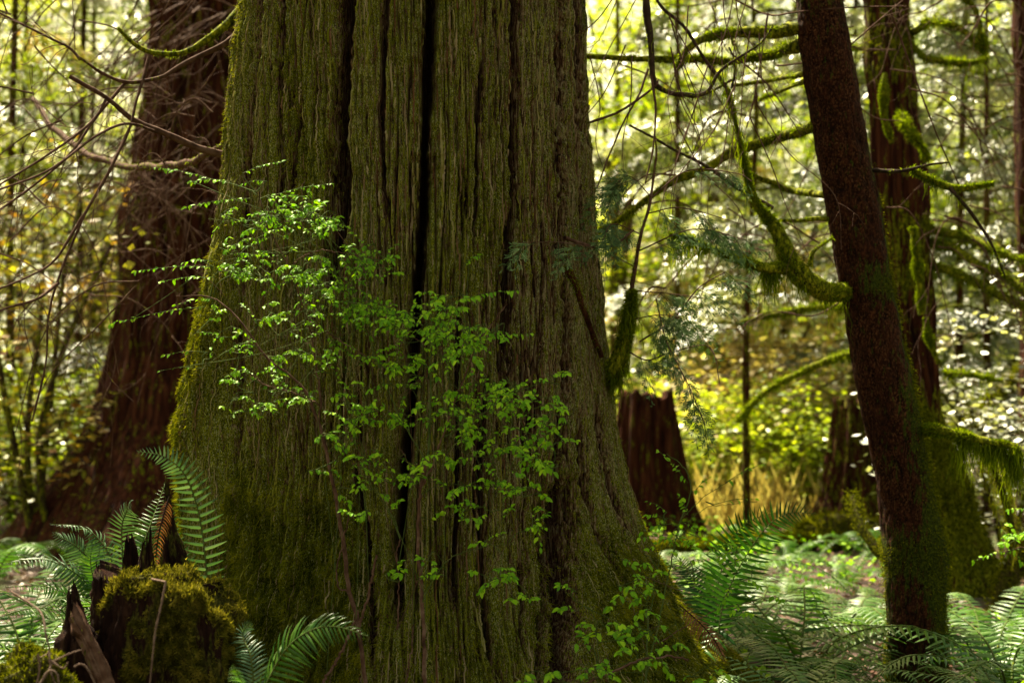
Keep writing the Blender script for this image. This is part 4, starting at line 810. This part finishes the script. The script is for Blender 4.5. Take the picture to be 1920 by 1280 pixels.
# mossy clod with pale rootlets at the lower left corner
def clod():
    o = base_at(60, 4.3); t = thing('moss_clod', 'low mossy clod of earth with pale dry roots in the lower left corner', 'moss clod', o)
    n = 60; th = np.linspace(0, 2 * np.pi, n, endpoint=False); ph = np.linspace(.02, 1.5, 30); TH, PH = np.meshgrid(th, ph)
    c0 = PX(60, 1330, 4.2); rr = 1 + .3 * perlin(np.cos(TH) * 2, np.sin(TH) * 2, PH * 2) + .15 * perlin(np.cos(TH) * 7, np.sin(TH) * 7, PH * 6)
    V = c0 + np.stack([np.cos(TH) * np.sin(PH) * .14 * rr, np.sin(TH) * np.sin(PH) * .14 * rr, np.cos(PH) * .17 * rr - .01], -1)
    i = np.arange(29)[:, None] * n; j = np.arange(n)[None]; k = (j + 1) % n
    m = M(); m.add(V.reshape(-1, 3), np.stack([i + j, i + n + j, i + n + k, i + k], -1).reshape(-1, 4), tint=.8, cover=.75); m.build('earth', m_rot, t, origin=o)
    idx = rng.integers(0, V.size // 3, 5000); P = V.reshape(-1, 3)[idx] + rng.normal(size=(5000, 3)) * .004; m = M(); blades(m, P, nrm(P - c0) + rng.normal(size=P.shape) * .6, .014, .005); m.build('moss', m_moss, t, origin=o)
    m = M()
    for pl in [[(20, 1108, 4.2), (55, 1130, 4.15), (78, 1150, 4.1), (86, 1190, 4.05), (92, 1220, 4.05), (75, 1232, 4.0)], [(92, 1220, 4.05), (96, 1260, 4.0), (108, 1290, 4.0)], [(98, 1240, 4.0), (130, 1225, 4.0), (154, 1217, 4.0)], [(70, 1290, 3.95), (90, 1258, 3.95), (106, 1262, 3.95), (112, 1290, 3.95)],
               [(140, 1250, 3.95), (150, 1244, 3.95), (162, 1250, 3.95), (172, 1268, 3.95), (185, 1300, 3.95)], [(72, 1225, 4), (74, 1260, 4), (66, 1290, 4)], [(95, 1238, 3.97), (118, 1252, 3.97), (128, 1240, 3.97)], [(60, 1300, 3.95), (84, 1268, 3.95), (100, 1240, 3.97)]]:
        tube(m, curve([PX(*p) for p in pl], 24), [.0035, .0028, .0018], 5, .6, tint=1)
    m.build('root', m_pale, t, origin=o)
clod()

# ------------------------------------------------------------------ huckleberry shrubs with spring leaves
def px0(): return float(rng.random() * 50)
def shrub(label, base, stems, sprays, fill, leafL=.024, fillden=1.0, name='huckleberry_shrub'):
    o = base_at(*base); t = thing(name, label, 'shrub', o); ms, mg, ml = M(), M(), M(); pts = []
    for pl, r, woody in stems:
        c = curve([PX(*p) for p in pl], 46); c[1:-1] += .0018 * rng.normal(size=(44, 3)) + .006 * perlin(np.linspace(0, 6, 44)[:, None], px0(), A(0, 3, 6)[None]); tube(ms if woody else mg, c, r, 6, .2, tint=1); pts.append(c)
    allp = np.vstack(pts)
    def spray(a, b, Ya, Yb, dens=1.0):
        nonlocal allp
        n = max(5, int(math.hypot(b[0] - a[0], b[1] - a[1]) / 9)); a = (a[0], a[1]); c = curve([PX(a[0], a[1], Ya), PX((a[0] + b[0]) / 2, (a[1] + b[1]) / 2 - 4, (Ya + Yb) / 2), PX(b[0], b[1], Yb)], n + 2)
        dd = np.linalg.norm(allp - c[0], axis=1); j = int(np.argmin(dd + .25 * np.maximum(0, allp[:, 2] - c[0][2])))
        if dd[j] > .01: tube(mg, curve([allp[j], (allp[j] + c[0]) / 2 + A(0, 0, .01) + rng.normal(size=3) * .012, c[0]], 8), [.0018, .0011], 4, tint=.5)
        tube(mg, c, [.0013, .0006], 4, tint=.5); T = nrm(np.gradient(c, axis=0))
        P, D = [], []
        for i in range(1, n + 2):
            for s in (-1, 1):
                if rng.random() > .66 * dens: continue
                side = nrm(np.cross(T[i], A(0, -.4, 1))) * s; P.append(c[i]); D.append(T[i] * .55 + side * .75 + A(0, rng.normal() * .25, -.30) + rng.normal(size=3) * .25)
        P.append(c[-1]); D.append(T[-1] + A(0, 0, -.2)); P = np.array(P); L = leafL * (.35 + .8 * rng.random(len(P)))
        leaves(ml, P, D, nrm(A(0, -.55, .85) + rng.normal(size=P.shape) * .35), L, L * .52, tint=np.clip(.5 + .28 * rng.normal(size=len(P)), 0, 1))
        allp = np.vstack([allp, c])
    for s in sprays: spray(*s)
    for (cx_, cy_, rx, ry, k, Y) in fill:
        for _ in range(int(k * fillden)):
            a = rng.random() * 6.28; q = rng.random()**.6; x, y = cx_ + rx * q * math.cos(a), cy_ + ry * q * math.sin(a)
            ln = 12 + 34 * rng.random()**1.5; s = rng.choice([-1, 1]); tl = rng.normal() * 9; yy = Y + rng.normal() * .08
            spray((x - s * ln / 2, y + tl), (x + s * ln / 2, y - tl), yy, yy - .02 - .05 * rng.random(), 1.0)
        # a few bare green whips
        for _ in range(int(k * .35)):
            j = rng.integers(len(allp)); x, y = cx_ + rx * rng.normal() * .6, cy_ + ry * rng.normal() * .6
            e = PX(x, y, Y + rng.normal() * .06); tube(mg if rng.random() < .75 else ms, curve([allp[j], (allp[j] + e) / 2 + rng.normal(size=3) * .02, e], 10), [.0012, .0006], 4, tint=.5)
    ms.build('stem', m_twig, t, origin=o); mg.build('twigs', m_stem, t, origin=o); ml.build('leaves', m_huck, t, origin=o)
D1 = 5.0
shrub('leafy spring shrub spreading left across the giant trunk from a red-brown stem', (655, 5.05),
      [([(690, 1330, 4.95), (672, 1180, 4.95), (655, 1110, 4.95), (645, 1020, 4.95), (622, 900, 4.96), (598, 790, 4.98), (562, 720, 5.0), (500, 670, 5.02), (455, 610, 5.05), (400, 560, 5.1), (330, 555, 5.1)], [.0085, .008, .006, .0042, .002], 1),
       ([(598, 790, 4.98), (600, 740, 4.98), (590, 680, 5.0), (575, 600, 5.0), (540, 500, 5.0), (500, 420, 5.0), (480, 360, 5.0)], [.004, .003, .0014], 1),
       ([(670, 1190, 4.9), (690, 1120, 4.88), (706, 1040, 4.86)], [.005, .004], 1), ([(600, 1290, 4.8), (640, 1220, 4.85), (668, 1160, 4.9)], [.005, .005], 1), ([(655, 1110, 4.95), (630, 1090, 4.95), (645, 1000, 4.92), (660, 945, 4.9)], [.003, .002], 1),
       ([(600, 760, 4.98), (560, 740, 4.9), (500, 722, 4.88), (470, 700, 4.88)], [.003, .0015], 1), ([(575, 600, 5.0), (640, 640, 4.95), (720, 690, 4.9)], [.0025, .0014], 1), ([(540, 500, 5.0), (600, 470, 4.95), (680, 480, 4.9)], [.0025, .0014], 1)],
      [((410, 340), (292, 314), 5.1, 4.95, 1.1), ((455, 325), (528, 303), 5.0, 4.95, 1.1), ((500, 370), (622, 344), 5.0, 4.9, 1.1), ((470, 372), (350, 388), 5.05, 4.95, 1.2), ((500, 340), (455, 345), 5, 5, 1.1), ((430, 340), (360, 340), 5.05, 5, 1.1),
       ((400, 500), (255, 508), 5.1, 4.95, 1.1), ((400, 520), (300, 528), 5.1, 5.0, 1.1), ((400, 490), (345, 492), 5.1, 5.0, 1), ((385, 575), (238, 600), 5.1, 5.0, .9), ((235, 602), (208, 608), 5.0, 5.0, .8), ((400, 560), (330, 572), 5.1, 5.0, .8), ((380, 690), (300, 695), 5.1, 5.0, .3), ((390, 660), (310, 665), 5.1, 5.0, .3)],
      [(560, 385, 60, 25, 10, 4.98), (590, 425, 60, 16, 8, 4.96), (470, 420, 60, 40, 9, 5.0), (490, 510, 80, 40, 12, 5.02), (600, 520, 60, 50, 12, 5.0), (690, 490, 65, 35, 15, 4.98), (640, 560, 90, 40, 12, 5.0), (700, 600, 60, 35, 15, 4.96), (590, 670, 70, 40, 9, 5.0), (500, 700, 80, 50, 9, 5.02), (470, 770, 50, 40, 5, 5.0), (430, 620, 60, 50, 5, 5.05), (540, 600, 60, 40, 6, 5.0), (450, 480, 50, 40, 5, 5.0), (540, 740, 60, 40, 4, 5.0), (640, 860, 60, 50, 6, 4.95)], leafL=.021, fillden=2.0)
shrub('upright spring shrub with fresh green leaves in front of the middle of the giant trunk', (795, 4.95),
      [([(796, 1340, 4.82), (795, 1260, 4.82), (794, 1180, 4.82), (789, 1090, 4.83), (784, 980, 4.85), (790, 920, 4.86), (800, 860, 4.86)], [.0075, .007, .006, .0055], 1),
       ([(800, 860, 4.86), (806, 780, 4.87), (808, 700, 4.88), (800, 620, 4.88), (790, 560, 4.88)], [.004, .0035, .0015], 0), ([(792, 910, 4.86), (830, 820, 4.84), (860, 730, 4.82), (900, 640, 4.8), (950, 570, 4.8)], [.004, .0025, .0012], 1),
       ([(790, 930, 4.86), (770, 880, 4.85), (752, 840, 4.84)], [.002, .001], 1), ([(800, 870, 4.86), (740, 760, 4.84), (700, 660, 4.85)], [.003, .0014], 0), ([(830, 820, 4.84), (900, 780, 4.8), (980, 730, 4.78), (1050, 705, 4.78)], [.0025, .001], 0),
       ([(860, 730, 4.82), (870, 620, 4.8), (878, 500, 4.8)], [.002, .001], 0), ([(790, 1130, 4.82), (830, 1060, 4.8), (880, 1030, 4.8), (950, 1020, 4.78)], [.002, .001], 0), ([(745, 1180, 4.9), (748, 1100, 4.9), (744, 1040, 4.92), (750, 1010, 4.92)], [.003, .002], 1), ([(760, 1290, 4.9), (772, 1210, 4.9), (775, 1170, 4.9)], [.003, .002], 1)],
      [((840, 560), (790, 548), 4.85, 4.8, 1.1), ((870, 560), (968, 545), 4.82, 4.75, 1.1), ((880, 640), (995, 625), 4.82, 4.75, 1.2), ((870, 500), (895, 478), 4.8, 4.78, 1), ((1035, 705), (1062, 700), 4.8, 4.76, 1.3), ((960, 725), (1020, 712), 4.8, 4.76, 1.2)],
      [(830, 580, 60, 22, 10, 4.86), (740, 605, 40, 18, 8, 4.88), (815, 625, 60, 25, 12, 4.86), (900, 630, 60, 20, 8, 4.84), (850, 665, 70, 20, 10, 4.85), (740, 690, 70, 40, 12, 4.88), (900, 730, 80, 30, 11, 4.84), (860, 770, 90, 30, 11, 4.84), (980, 760, 70, 35, 9, 4.82), (720, 780, 80, 40, 9, 4.88), (900, 830, 100, 35, 12, 4.84), (1030, 810, 55, 25, 4, 4.82),
       (850, 890, 110, 35, 9, 4.84), (980, 900, 70, 45, 8, 4.82), (700, 880, 70, 40, 6, 4.88), (930, 1080, 60, 20, 4, 4.8), (980, 1130, 30, 12, 2, 4.8), (740, 1070, 30, 20, 2, 4.85), (860, 970, 60, 30, 4, 4.84), (700, 950, 80, 60, 3, 4.88), (940, 980, 80, 50, 4, 4.8), (820, 1080, 60, 40, 2, 4.82), (650, 760, 60, 50, 5, 4.9), (990, 840, 60, 40, 4, 4.8)], leafL=.024, fillden=1.9)
shrub('thin-stemmed spring shrub rising beside the right root', (1262, 5.3),
      [([(1205, 1300, 5.0), (1225, 1210, 5.05), (1245, 1120, 5.1), (1262, 1030, 5.12), (1275, 980, 5.15), (1295, 920, 5.15), (1285, 880, 5.15), (1250, 850, 5.15)], [.003, .0026, .0014], 0), ([(1210, 1290, 5.0), (1215, 1170, 5.05), (1235, 1060, 5.1), (1245, 1000, 5.1)], [.0026, .0012], 0),
       ([(1275, 975, 5.15), (1320, 930, 5.15), (1370, 900, 5.1), (1430, 868, 5.05)], [.0014, .0008], 0), ([(1262, 1020, 5.12), (1320, 955, 5.15), (1420, 940, 5.1)], [.0014, .0008], 0), ([(1245, 1120, 5.1), (1290, 1075, 5.1), (1380, 1060, 5.1), (1480, 1100, 5.1)], [.0015, .0008], 0), ([(1225, 1210, 5.05), (1330, 1150, 5.1), (1440, 1120, 5.1)], [.0022, .001], 1)],
      [((1290, 905), (1235, 845), 5.15, 5.1, .9), ((1300, 925), (1330, 895), 5.15, 5.1, .8), ((1360, 905), (1425, 872), 5.1, 5.05, .6), ((1340, 945), (1415, 935), 5.1, 5.1, .5), ((1250, 960), (1215, 940), 5.1, 5.1, .9), ((1250, 975), (1215, 965), 5.1, 5.1, .9), ((1290, 965), (1275, 930), 5.1, 5.1, 1), ((1250, 1010), (1200, 1008), 5.1, 5.1, .8)],
      [(1270, 1010, 50, 50, 8, 5.12), (1230, 1050, 50, 50, 5, 5.1), (1380, 1060, 80, 50, 7, 5.15), (1400, 1130, 70, 50, 5, 5.1)], leafL=.026)
shrub('low spring shrub with drooping leaflets over the mossy right root at the bottom', (1180, 4.85),
      [([(1120, 1330, 4.7), (1118, 1200, 4.7), (1110, 1150, 4.7), (1060, 1110, 4.7)], [.002, .001], 0), ([(1190, 1330, 4.75), (1215, 1200, 4.75), (1212, 1120, 4.78)], [.002, .001], 0), ([(1080, 1290, 4.6), (1180, 1245, 4.65), (1250, 1230, 4.7), (1290, 1235, 4.75)], [.004, .003], 1)],
      [((1080, 1110), (1050, 1098), 4.7, 4.7, 1), ((1080, 1145), (1050, 1140), 4.7, 4.7, 1), ((1150, 1200), (1190, 1212), 4.7, 4.7, 1.2)],
      [(1170, 1115, 60, 25, 6, 4.75), (1120, 1180, 50, 25, 5, 4.72), (1210, 1170, 60, 30, 7, 4.78), (1100, 1265, 70, 20, 7, 4.65), (1230, 1230, 60, 30, 6, 4.75), (1300, 1270, 60, 20, 6, 4.8), (1000, 1275, 40, 10, 2, 4.6)], leafL=.030)

# ------------------------------------------------------------------ forest behind: each tree a thing
def conifer(name, label, px, Y, h, mat, seed, nb=28, bl=1.6, leaf=.10, r=.035, z0=.6, dens=1.0, mossy=True, lean=0.0):
    o = base_at(px, Y); t = thing(name, label, 'tree', o); rs = np.random.default_rng(seed)
    tr, br, cr, ms = M(), M(), M(), M()
    k = rs.random() * 9; tp = [A(o[0], o[1], o[2] - .1), A(o[0] + lean * .3, o[1], h * .35), A(o[0] + lean * .7 + .1 * k / 9, o[1], h * .7), A(o[0] + lean, o[1], h)]
    tc = curve(tp, 40); tube(tr, tc, [r * 1.3, r, r * .7, r * .2], 12, .2, cover=.4, tint=.8)
    for b in range(nb):
        z = z0 + (h - z0) * (b + rs.random()) / nb; p0 = A(*[np.interp(z, tc[:, 2], tc[:, q]) for q in (0, 1)], z); a = rs.random() * 6.28
        L = bl * (.5 + .6 * rs.random()) * (1 - .55 * (z / h)**1.5); d = A(math.cos(a), math.sin(a), 0)
        c = curve([p0, p0 + d * L * .35 + A(0, 0, .05), p0 + d * L * .7 - A(0, 0, .02), p0 + d * L - A(0, 0, .12 * L + .05)], 12); tube(br, c, [.018, .012, .004], 5, cover=.7 if mossy else .2)
        n = int(420 * L * dens); f = .2 + .8 * rs.random(n); i = (f * 10.99).astype(int); sd = A(-d[1], d[0], 0); s = rs.normal(size=n) * .24 * L * (1.15 - f)
        P = c[i] + sd * s[:, None] + A(0, 0, -1) * (np.abs(s) * .45 + .02 * rs.random(n) + .10 * rs.random(n)**3)[:, None] + rs.normal(size=(n, 3)) * .015
        D = d * .6 + sd * np.sign(s)[:, None] * .7 + A(0, 0, -.35) + rs.normal(size=(n, 3)) * .35
        quads(cr, P, D, nrm(A(0, 0, 1) + rs.normal(size=(n, 3)) * .4), leaf * (.6 + .8 * rs.random(n)), leaf * .30, tint=np.clip(rs.random() + .14 * rs.normal(size=n), 0, 1))
    tr.build('trunk', m_redbark, t, origin=o); br.build('branches', m_dark, t, origin=o); cr.build('crown', mat, t, origin=o); return t
def broadleaf(name, label, px, Y, h, mat, seed, stems=4, leaf=.09, dens=1.0, w=1.6, bmat=None, z0=.5):
    o = base_at(px, Y); t = thing(name, label, 'tree' if h > 2.2 else 'shrub', o); rs = np.random.default_rng(seed); tr, cr = M(), M(); tips = []
    for s in range(stems):
        a = 6.28 * (s + rs.random()) / stems; d = A(math.cos(a), math.sin(a), 0) * w; H = h * (.7 + .4 * rs.random())
        c = curve([A(*o) - A(0, 0, .1), A(*o) + d * .15 + A(0, 0, H * .35), A(*o) + d * .5 + A(0, 0, H * .75), A(*o) + d * 1.0 + A(0, 0, H)] + rs.normal(size=(4, 3)) * A(.06, .06, 0), 26)
        tube(tr, c, [.045 * h / 4, .03 * h / 4, .012], 7, .3, cover=.5)
        for b in range(13):
            i = rs.integers(4, 26); e = nrm(rs.normal(size=3) * A(1, 1, .35)); L = .35 * w * (.5 + rs.random()) + .3
            cc = curve([c[i], c[i] + e * L * .5 + A(0, 0, .08), c[i] + e * L], 9); tube(tr, cc, [.010, .003], 4, cover=.4); tips.append(cc)
            for _ in range(2):
                j = rs.integers(3, 9); e2 = nrm(e + rs.normal(size=3) * .8); c3 = curve([cc[j], cc[j] + e2 * L * .25, cc[j] + e2 * L * .5 - A(0, 0, .04)], 7); tube(tr, c3, [.005, .002], 4); tips.append(c3)
    for c in tips:
        if c[0][2] < z0: continue
        n = int(34 * dens); i = rs.integers(1, len(c), n); P = c[i] + rs.normal(size=(n, 3)) * .09; nv = nrm(A(0, 0, 1) + rs.normal(size=(n, 3)) * .45); a = rs.random(n) * 6.28
        quads(cr, P, np.stack([np.cos(a), np.sin(a), -.2 + 0 * a], -1), nv, leaf * (.5 + .8 * rs.random(n)), leaf * .75, mid=.5, tint=np.clip(.2 + .6 * rs.random() + .2 * rs.normal(size=n), 0, 1))
    tr.build('trunk', bmat or m_twig, t, origin=o); cr.build('crown', mat, t, origin=o); return t
C_, B_ = conifer, broadleaf
BG = [
    (B_, 'vine_maple', 'bright yellow-green maple just right of the giant trunk', 1150, 19, 6.8, m_maple, dict(dens=1.5)),
    (C_, 'hemlock_tree', 'grey-green hemlock with level boughs right of the giant trunk', 1330, 23, 9, m_hem, dict(bl=2.0)),
    (B_, 'vine_maple', 'yellow-green maple filling the gap left of the leaning conifer', 1430, 18.5, 6.2, m_maple, dict(dens=1.5, z0=1.0)),
    (C_, 'hemlock_tree', 'hemlock with glossy boughs behind the leaning conifer', 1600, 16.5, 9, m_hem, dict(bl=1.8, z0=2.2)),
    (B_, 'vine_maple', 'pale maple high behind the two right trunks', 1660, 19, 6.5, m_maple, {}),
    (C_, 'hemlock_tree', 'grey-green hemlock right of the mossy trunk', 1800, 14, 8, m_hem, dict(bl=1.9)),
    (C_, 'hemlock_tree', 'dense hemlock at the right edge', 1930, 15.5, 8, m_hem, dict(bl=2.0)),
    (B_, 'vine_maple', 'low golden shrub in the sun left of the broken stump', 1430, 17.5, 2.9, m_straw, dict(w=1.8, z0=.15)),
    (B_, 'vine_maple', 'pale green thicket behind the hollow stump', 1300, 20, 3.2, m_maple, dict(w=2.0, z0=.15)),
    (B_, 'undergrowth_shrub', 'golden dry brush in the sunny clearing', 1380, 14.6, 1.7, m_straw, dict(w=1.5, z0=.05, dens=.5, bmat=m_pale)),
    (B_, 'undergrowth_shrub', 'pale yellow brush in the sunny clearing, nearer the broken stump', 1480, 15.2, 1.6, m_straw, dict(w=1.4, z0=.05, dens=.5, bmat=m_pale)),
    (B_, 'undergrowth_shrub', 'low green-leaved shrub at the hollow stump', 1290, 13.9, 1.3, m_maple, dict(w=.8, z0=.1, leaf=.07)),
    (B_, 'undergrowth_shrub', 'low shrub beside the broken stump', 1540, 13.6, 1.2, m_maple, dict(w=.9, z0=.1, leaf=.07)),
    (B_, 'undergrowth_shrub', 'tangled dim shrub right of the flared mossy base', 1900, 10.2, 1.9, m_pal, dict(w=.9, z0=.1, leaf=.06, dens=.6, bmat=m_dark)),
    (B_, 'vine_maple', 'golden maple left of the left cedar', 110, 17, 4.2, m_gold, dict(dens=.7)),
    (C_, 'hemlock_tree', 'dark hemlock by the left edge', 20, 14, 9, m_far, dict(bl=2.0)),
    (B_, 'vine_maple', 'yellow-green maple between the left edge and the left cedar', 190, 21, 6.5, m_maple, {}),
    (C_, 'hemlock_tree', 'tall hemlock seen above the left cedar roots', 130, 24, 11, m_hem, dict(bl=2.4)),
    (B_, 'undergrowth_shrub', 'low sunlit yellow-green shrub at the left edge', 60, 13, 1.3, m_maple, dict(w=.9, z0=.1, leaf=.07)),
    (B_, 'undergrowth_shrub', 'brown twiggy shrub half way up the left edge', 70, 11.5, 3.0, m_gold, dict(w=1.0, dens=.25, bmat=m_dark)),
    (C_, 'hemlock_tree', 'hemlock hidden partly by the giant trunk, left side', 480, 17, 9, m_hem, dict(bl=2.0)),
    (C_, 'hemlock_tree', 'hemlock hidden partly by the giant trunk, right side', 960, 23, 9, m_hem, dict(bl=2.0)),
    (C_, 'cedar_tree', 'young cedar added beyond the left edge to shade the ferns, its boughs reaching in', -320, 7.4, 5.6, m_cspray, dict(bl=1.45, z0=2.3, leaf=.06, nb=18)),  # trunk out of frame, added to throw shade on the left ferns
    (C_, 'hemlock_tree', 'drooping hemlock close behind the left cedar edge', 150, 16, 10, m_hem, dict(bl=1.8)),
    (C_, 'hemlock_tree', 'young hemlock at the upper left corner', 40, 18.5, 10, m_far, dict(bl=2.2)),
    (C_, 'hemlock_tree', 'young hemlock with whitish sheen in the middle of the right gap', 1400, 12.5, 5.4, m_pal, dict(bl=1.3, z0=1.75, leaf=.07, r=.03)),
    (C_, 'hemlock_tree', 'young hemlock with whitish sheen right of the mossy trunk', 1850, 12.8, 5.5, m_pal, dict(bl=1.4, z0=1.0, leaf=.07, r=.03)),
    (C_, 'hemlock_tree', 'silvery hemlock high between the giant trunk and the leaning conifer', 1270, 16, 8, m_pal, dict(bl=1.9, z0=2.4)),
    (C_, 'hemlock_tree', 'silvery hemlock standing behind the leaning conifer and the mossy trunk', 1690, 14.5, 7, m_pal, dict(bl=1.9, z0=1.6)),
    (C_, 'hemlock_tree', 'silvery hemlock at the far right, beside the cut trunk', 1900, 17, 8, m_pal, dict(bl=2.1, z0=1.2)),
    (C_, 'hemlock_tree', 'silvery hemlock left of the left cedar', 170, 19, 9, m_pal, dict(bl=2.2, z0=1.5)),
    (B_, 'vine_maple', 'airy maple high above the leaning conifer branches', 1330, 21, 8, m_maple, dict(w=2.2)),
    (C_, 'hemlock_tree', 'far hemlock between the giant trunk and the leaning conifer', 1380, 25, 11, m_far, dict(bl=2.5)),
    (C_, 'hemlock_tree', 'far hemlock right of the mossy trunk', 1860, 24, 11, m_far, dict(bl=2.5)),
    (B_, 'vine_maple', 'far yellow-green maple at the right edge', 1960, 20, 7, m_maple, {}),
]
for i, (fn, nm, lab, px, Y, h, mt, kw) in enumerate(BG): fn(nm, lab, px, Y, h, mt, 100 + i, **kw)

m = M(); n = 7000; y = 12.6 + 7 * rng.random(n); x = y * (.14 + .10 * rng.random(n)) + .25 * rng.normal(size=n); k = perlin(x * 1.1, y * 1.1, 2.) > -.25; x, y = x[k], y[k]; n = len(x)
a = rng.random(n) * 6.28; P = np.stack([x, y, gz(x, y)], -1); quads(m, P, np.stack([np.cos(a) * .4, np.sin(a) * .4, 1 + 0 * a], -1), np.stack([np.sin(a), -np.cos(a), 0 * a], -1), (.15 + .65 * rng.random(n)**1.3), .012 + .014 * rng.random(n), mid=.3)
tag(m.build('dry_grass', m_straw), 'pale dry grass and stalks in the sunny clearing right of the giant trunk', 'dry grass', kind='stuff')
# the far wood as one mass
def far_wood():
    m = M(); tr = M()
    for k in range(170):
        y = 28 + 22 * rng.random(); x = (rng.random() * 2 - 1) * (.55 * y + 3); h = 5 + 6.5 * rng.random() + (4 if x < -4 else 0); z0 = float(gz(x, y)); rr = 1.2 + 1.2 * rng.random()
        if k % 3 == 0: tube(tr, curve([A(x, y, z0 - .2), A(x + rng.normal() * .2, y, z0 + h * .5), A(x + rng.normal() * .3, y, z0 + h)], 8), [.05, .04, .02], 5)
        n = 1500; zz = rng.random(n); a = rng.random(n) * 6.28; q = rng.random(n)**.5 * rr * (1.1 - .8 * zz); cl = .5 + .8 * perlin(np.cos(a) * 3 + k, np.sin(a) * 3, zz * 9)
        P = np.stack([x + np.cos(a) * q * cl * 1.6, y + np.sin(a) * q * cl * 1.6, z0 + .6 + zz * h - q * .25], -1)
        quads(m, P, np.stack([np.cos(a), np.sin(a), -.5 + 0 * a], -1) + rng.normal(size=(n, 3)) * .4, nrm(A(0, 0, 1) + rng.normal(size=(n, 3)) * .5), .14 + .16 * rng.random(n), .10, tint=np.clip(.2 + .6 * rng.random() + .2 * rng.normal(size=n), 0, 1))
    tag(m.build('far_wood', m_far), 'far-off sunlit wood closing the view behind the trunks', 'forest', kind='stuff')
    tag(tr.build('far_trunks', m_redbark), 'distant thin trunks standing within the far wood', 'forest', kind='stuff')
far_wood()
# bright leafy twig reaching in from the right edge
shrub('bright yellow-green twig of small leaves reaching in at the right edge', (1960, 6.3), [([(1990, 1180, 6.3), (1960, 1090, 6.3), (1930, 1030, 6.3), (1880, 1035, 6.3), (1832, 1048, 6.3)], [.004, .002], 1)],
      [((1920, 1028), (1826, 1050), 6.3, 6.3, 1.3), ((1940, 1010), (1888, 1002), 6.3, 6.3, 1.3), ((1940, 960), (1892, 955), 6.3, 6.3, 1.3)], [(1905, 1020, 30, 25, 6, 6.3)], leafL=.030, name='leafy_twig')
